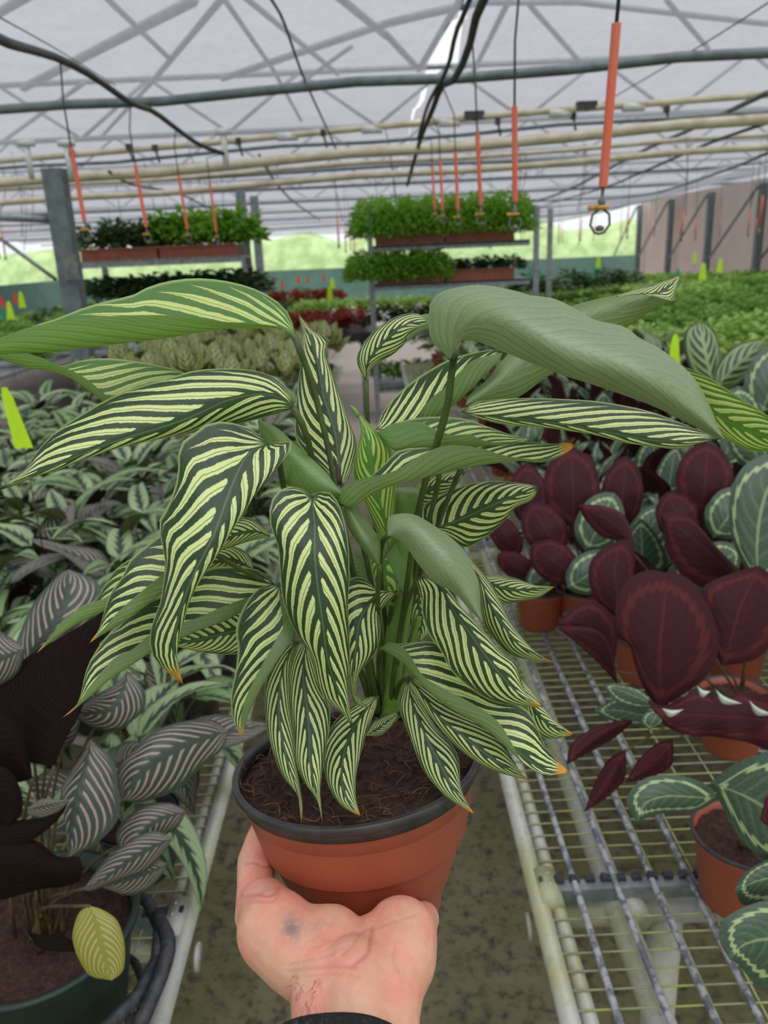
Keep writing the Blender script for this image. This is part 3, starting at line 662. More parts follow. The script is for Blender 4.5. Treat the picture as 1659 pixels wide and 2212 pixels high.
# right bench: ringed leaves with purple backs
protos = [plant_proto('rose', 'terra', 11, .03, .15, .08, (.5, 1.45), 170+k, 1.0, 'stem_dark', .3) for k in range(4)]
for j in range(12):
    for i in range(6):
        x = .56+.25*i+R.uniform(-.03, .03); y = 1.36+.255*j+R.uniform(-.03, .03)
        if (i == 0 and j < 1) or (j == 0 and i == 0) or (j == 0 and i == 1): continue
        place(protos[(i*3+j) % 4], x, y, BZ, R.uniform(0, 6.28), R.uniform(.95, 1.12), 'x', 'purple-backed potted plant on the right bench, %s row back, %s from the aisle' % (ORD[j], ORD[i]), 'purple-backed plants packed on the right bench')
protos = [plant_proto('fishbone', 'terra', 10, .08, .2, .09, (.3, 1.2), 190+k) for k in range(2)]
for j in range(7):
    for i in range(5):
        place(protos[(i+j) % 2], .55+.3*i+R.uniform(-.03, .03), 4.7+.34*j+R.uniform(-.04, .04), BZ, R.uniform(0, 6.28), R.uniform(.95, 1.15), 'x', 'fishbone-patterned plant far on the right bench, %s row back, %s from the aisle' % (ORD[j], ORD[i]), 'fishbone-patterned plants far along the right bench')

# soft fine-leaved plants as clumps: many small leaflets in one crown
def clump_mesh(name, r, h, n, ls, lw, mat, seed, droop=.3, stem=True):
    rr = random.Random(seed); m = MB(); uvs = []; vs = []; fs = []
    for k in range(n):
        az = rr.uniform(0, 2*PI); el = math.acos(rr.uniform(0, 1)); q = rr.uniform(.55, 1.0)
        c = V((r*q*math.sin(el)*math.cos(az), r*q*math.sin(el)*math.sin(az), h*(.25+.75*math.cos(el)*q)))
        d = V((math.cos(az), math.sin(az), rr.uniform(-droop, 1-droop))).normalized(); sd = d.cross(V((rr.uniform(-.4, .4), rr.uniform(-.4, .4), 1))).normalized(); up = sd.cross(d)
        L = ls*rr.uniform(.7, 1.3); W_ = lw*rr.uniform(.8, 1.2); o = len(vs)
        vs += [c, c+d*L*.5-sd*W_/2+up*L*.08, c+d*L*.5+sd*W_/2+up*L*.08, c+d*L-up*L*.1]; fs += [(o, o+1, o+3), (o, o+3, o+2)]
        uvs += [(.5, 0), (0, .5), (.5, 1), (.5, 0), (.5, 1), (1, .5)]
    me = bpy.data.meshes.new(name); me.from_pydata([tuple(v) for v in vs], [], fs); me.update(); me.materials.append(mat)
    uv = me.uv_layers.new(name='leaf'); flat = []
    for u in uvs: flat += u
    uv.data.foreach_set('uv', flat); return me
CL = {}
def clumps(key, n, *a): CL[key] = [clump_mesh(key, *a, seed=300+7*k+len(key)) for k in range(n)]
clumps('fern', 3, .2, .24, 420, .07, .036, M['fern'])
clumps('limefern', 3, .2, .22, 420, .07, .04, M['limefern'])
clumps('darkfern', 2, .2, .24, 300, .08, .04, M['darkfern'])
clumps('croton', 2, .2, .2, 220, .10, .035, M['croton'])
clumps('sage', 2, .2, .2, 260, .07, .045, M['sage'])
clumps('rackfern', 3, .22, .30, 800, .06, .024, M['rackfern'])
clumps('leafy', 2, .2, .24, 260, .10, .06, M['rackfern'])
def clump(key, x, y, z, s, name, label, group, cat='plant', sz=1.0):
    o = linkobj(name, CL[key][R.randrange(len(CL[key]))]); o.location = (x, y, z); o.rotation_euler = (0, 0, R.uniform(0, 6.28)); o.scale = (s, s, s*sz)
    tag(o, label, cat, group); return o
# right beds
for j in range(20):
    for i in range(8):
        x = 2.15+.40*i+R.uniform(-.1, .1)+max(0, j-8)*.06; y = 4.9+j*.62+R.uniform(-.15, .15)
        if x > 7.7: continue
        key = 'limefern' if noise.noise(V((x*.5, y*.25, 1))) > .02 else 'fern'
        if noise.noise(V((x*.6, y*.3, 9))) > .33: key = 'sage'
        lab = {'limefern': ('lime green bushy plant in the big bed at the right', 'lime green plants in the right bed'), 'fern': ('mid green bushy plant in the big bed at the right', 'mid green plants in the right bed'), 'sage': ('grey-green bushy plant in the big bed at the right', 'grey-green plants in the right bed')}[key]
        clump(key, x, y, .70, 1.05+j*.02, 'bushy_plant', '%s, %s row back, %s from the aisle' % (lab[0].replace('big bed at the right', 'right bed'), ORD[j], ORD[i]), lab[1])
for j in range(10):
    for i in range(5):
        x = 5.4+.55*i+R.uniform(-.1, .1); y = 6+j*1.25+R.uniform(-.2, .2)
        clump('limefern' if R.random() < .6 else 'fern', x, y, .70, 1.35, 'bushy_plant', 'pale green plant below the corrugated wall, %s row back, %s toward the wall' % (ORD[j], ORD[i]), 'plants along the corrugated wall')
# left far beds
for j in range(12):
    for i in range(5):
        clump('fern' if R.random() < .7 else 'darkfern', -5.7+.52*i+R.uniform(-.1, .1), 6.4+j*.9+R.uniform(-.2, .2), .69, 1.15, 'low_fern', 'low feathery plant on the far left bench, %s row back, %s from its left end' % (ORD[j], ORD[i]), 'low green plants at the far left')
for j in range(8):
    for i in range(5):
        clump(['sage', 'fern', 'darkfern'][R.randrange(3)], -3.2+.55*i+R.uniform(-.1, .1), 9.6+j*1.2+R.uniform(-.2, .2), .69, 1.15, 'low_shrub', 'small shrub beyond the left planters, %s row back, %s from the left' % (ORD[j], ORD[i]), 'shrubs beyond the left planters')
# centre back: red and orange bedding, dark pot
for j in range(3):
    for i in range(4):
        clump('croton', -.95+.24*i+R.uniform(-.04, .04), 8.6+.5*j, .88, .8, 'red_leaved_plant', 'red and orange leaved plant on the dark stand, %s row back, %s from the left' % (ORD[j], ORD[i]), 'red-leaved plants beyond the aisle end')
for i in range(5): clump('croton', -2.1+.35*i, 13.5, .9, 1.1, 'rust_leaved_plant', 'rust coloured plant in the far centre row', 'rust coloured plants in the far centre')
for i in range(6): clump('limefern', -.9+.3*i, 11.2, .85, 1.0, 'lime_plant', 'lime green plant between the red plants and the far screen', 'lime green plants at the far centre')
st = empty('display_stand', (-.6, 9.1, 0)); tag(st, 'low stand holding the red-leaved plants beyond the aisle', 'stand')
MB().box((-.58, 9.1, .83), (1.05, 1.5, .08)).build('stand_top', M['rimblack'], st, False)
for x in (-1.0, -.15):
    for y in (8.5, 9.7): MB().tube([(x, y, 0), (x, y, .8)], .02).build('leg', M['galv'], st)
for i in range(5): clump('darkfern', -1.0+.5*i, 10.3, .5, 1.0, 'dark_shrub', 'dark shrub standing low behind the red plants', 'dark shrubs low behind the red plants')
for i in range(6): clump('sage' if i % 2 else 'darkfern', 2.0+.33*i, 10.5+.3*i, 1.0, 1.3, 'dark_shrub', 'tall dark bush beyond the fern rack near the corrugated wall', 'dark bushes right of the fern rack')

# ------------------------------------------------------------------ trolleys with ferns
def trolley(name, x0, x1, y0, shelves, label, posts):
    e = empty(name, (x0, y0, 0)); tag(e, label, 'rack')
    for px_, yy in posts: MB().box((px_, yy, posts_h/2), (.05, .04, posts_h)).build('post', M['galv'], e, False)
    for z in shelves:
        MB().box(((x0+x1)/2, y0+.28, z), (x1-x0, .6, .02)).box(((x0+x1)/2, y0-.01, z-.02), (x1-x0, .02, .05)).build('shelf', M['galv'], e, False)
    return e
posts_h = 2.0
trolley('fern_rack', -.03, 1.5, 8.0, (1.70, 1.345, .90, .35), 'galvanised rack of ferns and trays at the end of the aisle', [(-.02, 7.98), (1.56, 7.98), (-.02, 8.6), (1.82, 8.6)])
posts_h = 1.95
trolley('planter_rack', -2.62, -1.18, 7.5, (1.665, 1.25), 'galvanised rack carrying the planters at the left behind the sprinklers', [(-2.6, 8.1), (-1.2, 8.1)])
def tray(x0, x1, y, z, lab):
    cx = (x0+x1)/2; o = MB(); w = x1-x0
    o.box((cx, y, z+.05), (w, .015, .1)).box((cx, y+.5, z+.05), (w, .015, .1)).box((x0+.008, y+.25, z+.05), (.015, .5, .1)).box((x1-.008, y+.25, z+.05), (.015, .5, .1)).box((cx, y+.25, z+.008), (w, .5, .015)).box((cx, y-.008, z+.1), (w+.02, .02, .014))
    b = o.build('planter_tray', M['brown'], None, False); tag(b, lab, 'tray')
tray(0.03, .68, 7.98, 1.71, 'terracotta plastic tray on the top shelf of the fern rack, left of two'); tray(.70, 1.35, 7.98, 1.71, 'terracotta plastic tray on the top shelf of the fern rack, right of two')
tray(0.03, .68, 7.98, 1.355, 'terracotta plastic tray on the second shelf of the fern rack, left of two'); tray(.70, 1.35, 7.98, 1.355, 'terracotta plastic tray on the second shelf of the fern rack, right of two')
tray(-2.6, -1.92, 7.5, 1.675, 'terracotta plastic tray on the left planter rack, beside the column'); tray(-1.9, -1.22, 7.5, 1.675, 'terracotta plastic tray on the left planter rack, farther from the column')
for i in range(7):
    for j in range(2): clump('rackfern', .02+.22*i, 8.06+.28*j, 1.66, 1.05, 'fern', 'feathery bright green fern in the top trays of the rack', 'ferns in the top trays of the rack', sz=1.55)
for i in range(4):
    for j in range(2): clump('rackfern', -.06+.2*i, 7.98+.3*j, 1.30, 1.0, 'fern', 'feathery green fern on the second shelf of the rack', 'ferns on the second rack shelf', sz=1.25)
for i in range(4):
    clump('darkfern', .78+.19*i, 8.2, 1.40, .72, 'dark_leaved_plant', 'dark-leaved plant on the second rack shelf beside the ferns', 'dark plants on the second rack shelf')
for i in range(6): clump('sage' if i % 2 else 'darkfern', .1+.25*i, 8.2, .92, .95, 'shelf_plant', 'shaded plant on the third shelf down of the fern rack', 'shaded plants on the third rack shelf')
for i in range(6): clump('fern', .1+.25*i, 8.2, .37, .95, 'low_shelf_plant', 'green plant on the lowest shelf of the fern rack', 'green plants on the lowest rack shelf')
for i in range(4): clump('darkfern', -2.52+.2*i, 7.75, 1.70, 1.0, 'dark_leaved_plant', 'dark blue-green leaved plant in the left planter tray', 'dark plants in the left planter tray', sz=1.35)
for i in range(5): clump('leafy', -1.85+.16*i, 7.75, 1.70, 1.02, 'leafy_plant', 'bright green leafy plant in the left rack tray, right part', 'bright green plants in the left rack trays', sz=1.5)
for i in range(9): clump('darkfern', -2.55+.17*i, 7.75, 1.27, 1.15, 'trailing_plant', 'dark trailing plant on the lower shelf of the left rack', 'trailing plants under the left planters')

# ------------------------------------------------------------------ plastic tags
def flag(x, y, z, h, w, rz, mat, lab, grp=None, lean=0., stick=.15, name='plant_tag'):
    e = empty(name, (x, y, z), rz); tag(e, lab, 'tag', grp); kids[e.name] = []
    m = MB(); vs = []; n = 6
    for j in range(n+1):
        t = j/n; ww = w*(.5+.5*(1-t) if t < .85 else .28); vs += [(-ww/2+lean*h*t, -.0008, h*t), (ww/2+lean*h*t, -.0008, h*t), (ww/2+lean*h*t, .0008, h*t), (-ww/2+lean*h*t, .0008, h*t)]
    fs = []
    for j in range(n):
        for k in range(4): fs.append((j*4+k, j*4+(k+1) % 4, j*4+4+(k+1) % 4, j*4+4+k))
    fs += [(3, 2, 1, 0), (n*4, n*4+1, n*4+2, n*4+3)]; m.add(vs, fs)
    o = m.build('tag_blade', M[mat], None, False); o.name = 'tag_blade'; child(o, e)
    s = MB().tube([(0, 0, .004), (0, 0, -stick)], .0015, 5).build('tag_stick', M['stem_dark']); child(s, e); return e
q0 = PY(52, 968, 1.6); flag(q0.x, 1.6, q0.z, .125, .037, 0, 'tag', 'large lime plastic tag standing at the left among the feathered leaves', None, -.14, .22)
q0 = PY(1455, 800, 2.0); flag(q0.x, 2.0, q0.z, .088, .034, .2, 'tag', 'lime plastic tag behind the big arching leaf at the right', None, -.02, .2)
for i, (px, py, Y, lb) in enumerate(((23, 685, 7, 'lime tag farthest left among low ferns'), (48, 660, 8, 'second lime tag among the low ferns at the left'), (713, 645, 9, 'tall lime tag above the red-leaved plants'), (718, 620, 12, 'small lime tag behind the tall one over the red-leaved plants'),
        (1292, 575, 11, 'lime tag among lime plants near the corrugated wall, leftmost there'), (1517, 600, 7.5, 'lime tag in the right bed, nearest of the group of three'), (1554, 585, 9, 'lime tag right of the nearest one in the right bed'), (1500, 565, 12, 'faint lime tag close under the corrugated wall'))):
    q = PY(px, py, Y); flag(q.x, Y, q.z-.02, .15, .07, 0, 'tag', lb, None, .02, q.z-.02)
for i, (px, py, Y) in enumerate(((610, 622, 13), (645, 612, 14), (665, 612, 14.5), (548, 618, 9.8), (590, 612, 14), (7, 665, 9), (35, 655, 10), (700, 606, 15))):
    q = PY(px, py, Y); flag(q.x, Y, q.z, .12, .05, 0, 'redtag', 'small red marker tag beyond the left planters', 'red marker tags in the far beds', 0, q.z, 'marker_tag')
for i, (px, py, Y) in enumerate(((1145, 600, 10), (1165, 604, 10), (1282, 600, 9), (1462, 620, 6), (8, 690, 7.5))):
    q = PY(px, py, Y); flag(q.x, Y, q.z, .13, .04, 0, 'tealtag', 'small teal marker tag among far plants', 'teal marker tags in the far beds', 0, q.z-.70, 'marker_tag')

# ------------------------------------------------------------------ the striped plant held in the hand
hero = empty('striped_plant', P(800, 1990, .56)); tag(hero, 'large plant with pale-striped narrow leaves in a terracotta plastic pot held up by a hand', 'plant')
C0 = P(770, 1637, .538)                                    # centre of the pot's rim
_th = math.radians(6.3); _E = math.radians(10.5)
_w = UP*math.cos(_th)-RT*math.sin(_th)
AX = (_w*math.cos(_E)-FW*math.sin(_E)).normalized()
E1 = (RT-AX*RT.dot(AX)).normalized(); E2 = AX.cross(E1).normalized()   # E2 points away from the camera
FR = Matrix(((E1.x, E2.x, AX.x), (E1.y, E2.y, AX.y), (E1.z, E2.z, AX.z)))
PR = .0845; PH = .112
pot_prof = [(.0455, -.1120), (.0470, -.1085), (.0480, -.1030), (.0492, -.098), (.0538, -.088), (.0592, -.075), (.0642, -.060), (.0690, -.043), (.0726, -.030), (.0738, -.0245), (.0762, -.0225), (.0790, -.010), (.0803, -.004)]
_mid = sample([V((r_, h_, 0)) for r_, h_ in pot_prof[2:10]], 26); pot_prof = pot_prof[:2]+[(q_.x, q_.y) for q_ in _mid]+pot_prof[10:]
m = MB(); m.lathe([(0.0005, -.1115)]+pot_prof+[(.0798, -.004), (.0785, -.012), (.07, -.05)], C0, FR, 96); hpot = m.build('pot', M['terracotta'], hero)
m = MB(); m.lathe([(.0806, -.0050), (.0830, -.0049), (.0836, -.0040), (.0836, -.0008), (.0831, .0003), (.0822, .0001), (.0815, -.0006), (.0806, .0001), (.0794, -.0002), (.0788, -.003), (.0785, -.012), (.0795, -.012), (.0804, -.0060)], C0, FR, 96, True); m.build('pot_rim', M['rimblack'], hpot)
# soil: a lumpy crumbly disc
m = MB(); vs = [C0+FR @ V((0, 0, -.008))]; fs = []; nr, na = 34, 110
for i in range(1, nr+1):
    r = .0788*i/nr
    for k in range(na):
        a = 2*PI*k/na; q = V((r*math.cos(a), r*math.sin(a), 0))
        h = -.012+.006*noise.noise(q*45)+.0035*noise.noise(q*140)+.0018*noise.noise(q*420)+.004*math.exp(-((r-.068)/.01)**2)
        if r > .066: h = max(h, -.0105)
        vs.append(C0+FR @ V((q.x, q.y, h)))
for k in range(na): fs.append((0, 1+k, 1+(k+1) % na))
for i in range(nr-1):
    for k in range(na): fs.append((1+i*na+k, 1+(i+1)*na+k, 1+(i+1)*na+(k+1) % na, 1+i*na+(k+1) % na))
m.add(vs, fs); m.build('soil', M['soil'], hero)
m = MB()
for k in range(330):
    a = R.uniform(0, 2*PI); r = .076*math.sqrt(R.uniform(.05, 1)); b = R.uniform(0, 6.28); L = R.uniform(.004, .018)
    q = V((r*math.cos(a), r*math.sin(a), -.010+R.uniform(0, .006)+.003*(r > .062))); d = V((math.cos(b), math.sin(b), 0))*L; s = V((-d.y, d.x, 0))*R.uniform(-.5, .5)
    pts = [q, q+d*.5+s+V((0, 0, R.uniform(0, .004))), q+d+V((0, 0, R.uniform(-.002, .003)))]
    pts = [p if math.hypot(p.x, p.y) < .079 else V((p.x*.078/math.hypot(p.x, p.y), p.y*.078/math.hypot(p.x, p.y), p.z+.004)) for p in pts]
    pts = [V((p.x, p.y, max(p.z, -.010))) for p in pts]
    m.tube([C0+FR @ p for p in sample(pts, 5)], R.choice([.0003, .0004, .0006]), 4, False)
tag(m.build('soil_fibres', M['soilfibre'], hero), kind='stuff')

def tleaf(A, Mi, B, d, da=.008, db=.008, face=1, mat='vittata', tip=0.0, young=0.0, parent=None, name='leaf', nu=12, nv=26, wav=.0, thick=False):
    """a leaf from three lines on its surface (edge A, middle, edge B), each given as picture points that are put at their own real distance d (+da, +db for the edges);
    face=1: the half between A and the middle shows its upper side"""
    e = [sample([V((p[0], p[1], 0)) for p in q], nv+1) for q in (A, Mi, B)]
    env = lambda t: min(1, 1.0*math.sin(PI*t)**.6) if 0 < t < 1 else 0
    rows = []
    for j in range(nv+1):
        t = j/nv; D = lerplist(d, t) if not isinstance(d, (list, tuple)) else crom([V((x, 0, 0)) for x in d], t).x
        en = env(t); a = P(e[0][j].x, e[0][j].y, D+lerplist(da, t)*en); b = P(e[2][j].x, e[2][j].y, D+lerplist(db, t)*en); mm = P(e[1][j].x, e[1][j].y, D)
        rows.append((a, mm, b))
    vs = []; uvs = []; fs = []; ph = R.uniform(0, 6)
    for j in range(nv+1):
        a, mm, b = rows[j]; t = j/nv
        for i in range(nu+1):
            w_ = i/nu*2-1; q = a*(w_*(w_-1)/2)+mm*(1-w_*w_)+b*(w_*(w_+1)/2)
            if wav: q = q-FW*wav*math.sin(22*t+ph+(1.5 if w_ > 0 else 0))*w_*w_*env(t)
            vs.append(q); uvs.append((i/nu, t))
    for j in range(nv):
        for i in range(nu): fs.append((j*(nu+1)+i, j*(nu+1)+i+1, (j+1)*(nu+1)+i+1, (j+1)*(nu+1)+i))
    # orientation from the half A-middle
    s = 0
    for j in range(int(nv*.2), int(nv*.8)):
        for i in range(0, nu//2):
            p0, p1, p2 = vs[j*(nu+1)+i], vs[j*(nu+1)+i+1], vs[(j+1)*(nu+1)+i]; nn = (p1-p0).cross(p2-p0); s += nn.dot((CAM-p0).normalized())
    if (s > 0) != (face > 0): fs = [tuple(reversed(f)) for f in fs]
    me = bpy.data.meshes.new(name); me.from_pydata([tuple(v) for v in vs], [], fs); me.update(); me.materials.append(M[mat])
    uv = me.uv_layers.new(name='leaf'); flat = []
    for l in me.loops: flat += uvs[l.vertex_index]
    uv.data.foreach_set('uv', flat); me.polygons.foreach_set('use_smooth', [True]*len(me.polygons))
    o = bpy.data.objects.new(name, me); C.objects.link(o); o.color = (tip, young, R.random(), 1)
    if parent: attach(o, parent)
    return o
def stalk(pts, d, r, parent, name='stalk', mat='stem'):
    q = sample([P(x, y, (lerplist(d, i/(len(pts)-1)))) for i, (x, y) in enumerate(pts)], 22)
    return MB().tube(q, [x*.64 for x in r], 10).build(name, M[mat], parent)
H = dict(parent=hero)
# -- upper left, folded along its middle, near half curled up
tleaf([(637, 729), (633, 700), (620, 672), (590, 645), (540, 620), (470, 604), (400, 602), (330, 616), (285, 638), (240, 648), (180, 665), (120, 689), (70, 705), (0, 740), (-40, 765)],
      [(637, 729), (625, 716), (607, 707), (560, 704), (498, 701), (422, 714), (360, 726), (295, 735), (230, 746), (169, 754), (105, 761), (50, 763), (0, 766), (-40, 768)],
      [(637, 729), (615, 712), (590, 703), (550, 701), (498, 697), (447, 689), (359, 681), (253, 682), (169, 689), (76, 704), (20, 722), (0, 730), (-40, 766)],
      [.455, .45, .44, .425, .41, .40], .016, -.012, young=.75, **H)
# -- below it, underside curl coming from the left
tleaf([(-30, 752), (0, 756), (40, 762), (85, 775), (133, 791), (170, 780), (220, 774), (270, 777), (330, 787), (392, 802), (450, 830)],
      [(-30, 762), (0, 775), (40, 789), (60, 797), (100, 800), (150, 815), (200, 845), (236, 862), (300, 858), (380, 850), (450, 832)],
      [(-30, 754), (0, 757), (35, 758), (85, 771), (133, 792), (165, 805), (200, 828), (236, 860), (300, 850), (380, 840), (450, 831)],
      [.44, .46, .47, .475, .48], .012, -.006, young=.7, **H)
# -- long leaf reaching to the left edge
tleaf([(637, 882), (629, 851), (607, 826), (570, 805), (506, 796), (422, 800), (363, 817), (295, 836), (236, 860), (186, 889), (127, 927), (84, 969), (55, 1014), (20, 1040), (-15, 1060)],
      [(637, 882), (610, 862), (570, 851), (506, 860), (460, 878), (422, 897), (380, 913), (337, 927), (253, 952), (180, 980), (110, 1010), (60, 1030), (-15, 1060)],
      [(637, 882), (591, 897), (527, 913), (443, 931), (337, 948), (253, 963), (190, 984), (130, 1008), (84, 1026), (30, 1050), (-15, 1062)],
      [.45, .44, .43, .42, .41, .405], .010, .014, **H)
# -- big drooping leaf left of centre
tleaf([(580, 957), (549, 931), (506, 914), (456, 912), (426, 931), (388, 961), (386, 999), (380, 1045), (359, 1100), (347, 1115), (344, 1148), (354, 1195), (356, 1231), (344, 1310), (327, 1347), (324, 1397), (340, 1433), (372, 1460), (396, 1479)],
      [(580, 957), (536, 982), (506, 1037), (481, 1104), (456, 1169), (423, 1231), (405, 1274), (387, 1332), (376, 1385), (378, 1430), (396, 1479)],
      [(580, 957), (610, 956), (635, 958), (600, 1010), (564, 1050), (535, 1093), (506, 1133), (452, 1221), (416, 1281), (398, 1339), (383, 1383), (378, 1412), (387, 1448), (396, 1479)],
      [.44, .42, .405, .40, .402, .41], .012, .016, tip=.8, **H)
# -- centre leaf hanging toward the pot
tleaf([(672, 1070), (645, 1053), (610, 1054), (585, 1085), (583, 1130), (600, 1180), (604, 1240), (612, 1300), (635, 1360), (670, 1410), (685, 1470), (700, 1510), (735, 1535), (755, 1562), (766, 1582)],
      [(672, 1070), (680, 1130), (680, 1200), (688, 1280), (698, 1350), (705, 1410), (718, 1460), (742, 1520), (766, 1582)],
      [(672, 1070), (700, 1060), (722, 1072), (740, 1110), (752, 1170), (755, 1240), (752, 1310), (755, 1370), (756, 1430), (752, 1490), (757, 1540), (766, 1582)],
      [.445, .425, .42, .425, .435, .445], .010, .010, **H)
# -- upright leaf behind the stalks
tleaf([(738, 1055), (700, 1020), (657, 976), (638, 945), (637, 900), (640, 868), (645, 820), (649, 784), (652, 740), (653, 716), (646, 690), (640, 668)],
      [(738, 1055), (733, 1010), (725, 940), (710, 890), (699, 855), (690, 800), (680, 760), (668, 722), (655, 700), (640, 668)],
      [(738, 1055), (758, 1024), (771, 961), (752, 905), (737, 855), (716, 800), (703, 763), (712, 733), (690, 722), (665, 705), (640, 668)],
      [.50, .51, .52, .53, .54], .008, .008, **H)
# -- small leaf at the top centre
tleaf([(791, 822), (776, 797), (771, 770), (790, 735), (820, 705), (860, 682), (900, 677), (925, 690), (940, 693)],
      [(791, 822), (795, 785), (820, 748), (850, 718), (880, 700), (910, 697), (940, 695)],
      [(791, 822), (800, 800), (820, 782), (850, 765), (875, 742), (885, 722), (912, 706), (940, 697)],
      [.50, .49, .485, .485, .50], .008, .004, **H)
tleaf([(878, 720), (890, 700), (905, 683), (925, 678), (945, 690)], [(878, 728), (900, 712), (915, 698), (930, 690), (948, 700)], [(878, 740), (905, 722), (925, 712), (945, 716), (950, 705)],
      [.486, .492, .505], .004, .004, face=-1, **H)
# -- the big arching leaf at the right seen from below (nearest the camera)
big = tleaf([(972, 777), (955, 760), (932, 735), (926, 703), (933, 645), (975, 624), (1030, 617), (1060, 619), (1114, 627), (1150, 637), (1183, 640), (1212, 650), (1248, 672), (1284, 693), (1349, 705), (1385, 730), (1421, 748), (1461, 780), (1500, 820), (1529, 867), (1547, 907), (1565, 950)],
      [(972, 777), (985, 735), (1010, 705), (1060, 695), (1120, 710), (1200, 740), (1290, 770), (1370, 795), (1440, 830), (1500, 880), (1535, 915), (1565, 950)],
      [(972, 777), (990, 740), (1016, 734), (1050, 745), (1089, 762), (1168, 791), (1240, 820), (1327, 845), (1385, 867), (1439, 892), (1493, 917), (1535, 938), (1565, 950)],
      [.40, .375, .36, .355, .35, .355, .36], .026, .018, face=-1, nu=18, nv=40, wav=.0015, mat='vittata_sheen', **H)
tleaf([(1440, 770), (1480, 792), (1530, 815), (1600, 860), (1659, 898), (1720, 945)], [(1450, 800), (1490, 840), (1540, 890), (1600, 925), (1659, 945), (1720, 965)], [(1460, 850), (1500, 900), (1545, 932), (1580, 955), (1620, 973), (1665, 975), (1720, 968)],
      [.385, .38, .375, .37], -.006, .006, young=.85, **H)
# -- leaf behind it with a turned-up tip
tleaf([(1005, 876), (1015, 850), (1050, 822), (1075, 790), (1120, 740), (1180, 690), (1235, 661), (1295, 645), (1345, 634), (1385, 621), (1421, 612), (1468, 597)],
      [(1005, 876), (1050, 850), (1100, 815), (1160, 765), (1230, 715), (1300, 680), (1360, 664), (1400, 650), (1435, 630), (1468, 597)],
      [(1005, 876), (1060, 872), (1113, 862), (1189, 809), (1270, 760), (1360, 703), (1403, 674), (1443, 651), (1455, 630), (1468, 597)],
      [.46, .465, .47, .475, .48, .48], .006, .010, face=-1, tip=1, **H)
tleaf([(1330, 640), (1350, 632), (1385, 620), (1421, 611), (1468, 596)], [(1330, 641), (1365, 636), (1400, 634), (1430, 630), (1468, 596)], [(1330, 642), (1365, 637), (1395, 637), (1425, 643), (1453, 650), (1460, 625), (1468, 597)],
      [.474, .472, .472, .478], .001, -.001, tip=1, **H)
# -- folded leaf right of centre
tleaf([(811, 928), (830, 885), (864, 847), (906, 813), (965, 779), (1016, 763), (1066, 755), (1085, 762)],
      [(811, 928), (850, 928), (906, 914), (945, 898), (978, 874), (1015, 842), (1049, 809), (1079, 778), (1085, 762)],
      [(811, 928), (850, 922), (895, 910), (927, 864), (965, 834), (1016, 782), (1060, 767), (1085, 762)],
      [.475, .47, .465, .46, .46], .012, -.006, **H)
# -- long straight leaf pointing right
tleaf([(995, 890), (1020, 872), (1040, 866), (1100, 861), (1150, 860), (1220, 862), (1300, 868), (1390, 885), (1450, 905), (1500, 925), (1558, 946)],
      [(995, 890), (1060, 900), (1120, 905), (1200, 914), (1300, 931), (1400, 950), (1480, 953), (1558, 946)],
      [(995, 890), (1060, 911), (1114, 921), (1161, 922), (1233, 930), (1284, 936), (1334, 952), (1380, 960), (1421, 965), (1464, 971), (1500, 960), (1558, 948)],
      [.44, .43, .425, .42, .42], .008, .008, **H)
# -- two leaves lying across the stalks
tleaf([(815, 935), (850, 915), (900, 903), (952, 900), (1007, 906), (1058, 923), (1109, 940), (1157, 946)],
      [(815, 935), (830, 950), (851, 973), (898, 970), (940, 968), (1000, 965), (1058, 962), (1110, 962), (1157, 946)],
      [(815, 935), (830, 925), (847, 916), (906, 911), (931, 924), (952, 932), (982, 940), (1016, 938), (1045, 952), (1100, 958), (1157, 947)],
      [.455, .45, .445, .445, .445], .014, -.006, young=.35, **H)
tleaf([(735, 1088), (770, 1055), (807, 1024), (834, 999), (864, 972), (923, 966), (961, 962), (1016, 958), (1080, 955), (1142, 954), (1193, 959), (1225, 956), (1245, 961)],
      [(735, 1088), (762, 1096), (796, 1072), (847, 1049), (898, 1037), (940, 1026), (982, 1016), (1066, 1001), (1125, 992), (1168, 995), (1210, 984), (1245, 961)],
      [(735, 1088), (740, 1056), (779, 1034), (813, 1028), (855, 1016), (889, 995), (923, 976), (961, 963), (1007, 963), (1050, 971), (1087, 984), (1125, 989), (1168, 993), (1210, 982), (1245, 961)],
      [.44, .432, .43, .428, .43, .432], .016, -.008, tip=1, young=.1, **H)
# -- bright young leaf still unrolling in the middle
tleaf([(842, 1180), (815, 1150), (790, 1090), (765, 1030), (767, 990), (779, 940), (778, 915), (772, 890), (757, 876)],
      [(842, 1180), (825, 1100), (808, 1040), (800, 990), (793, 950), (785, 925), (773, 895), (757, 876)],
      [(842, 1180), (850, 1130), (855, 1060), (850, 985), (835, 955), (813, 931), (795, 912), (776, 893), (757, 876)],
      [.475, .475, .475, .48], .006, .006, young=1.0, **H)
tleaf([(860, 1260), (838, 1200), (812, 1150), (800, 1180), (805, 1240), (830, 1300)], [(866, 1270), (850, 1220), (835, 1200), (825, 1210), (828, 1250), (840, 1305)], [(872, 1280), (880, 1240), (895, 1120), (905, 1080), (890, 1200), (850, 1310)],
      [.49, .49, .49], .002, .002, young=1.0, **H)
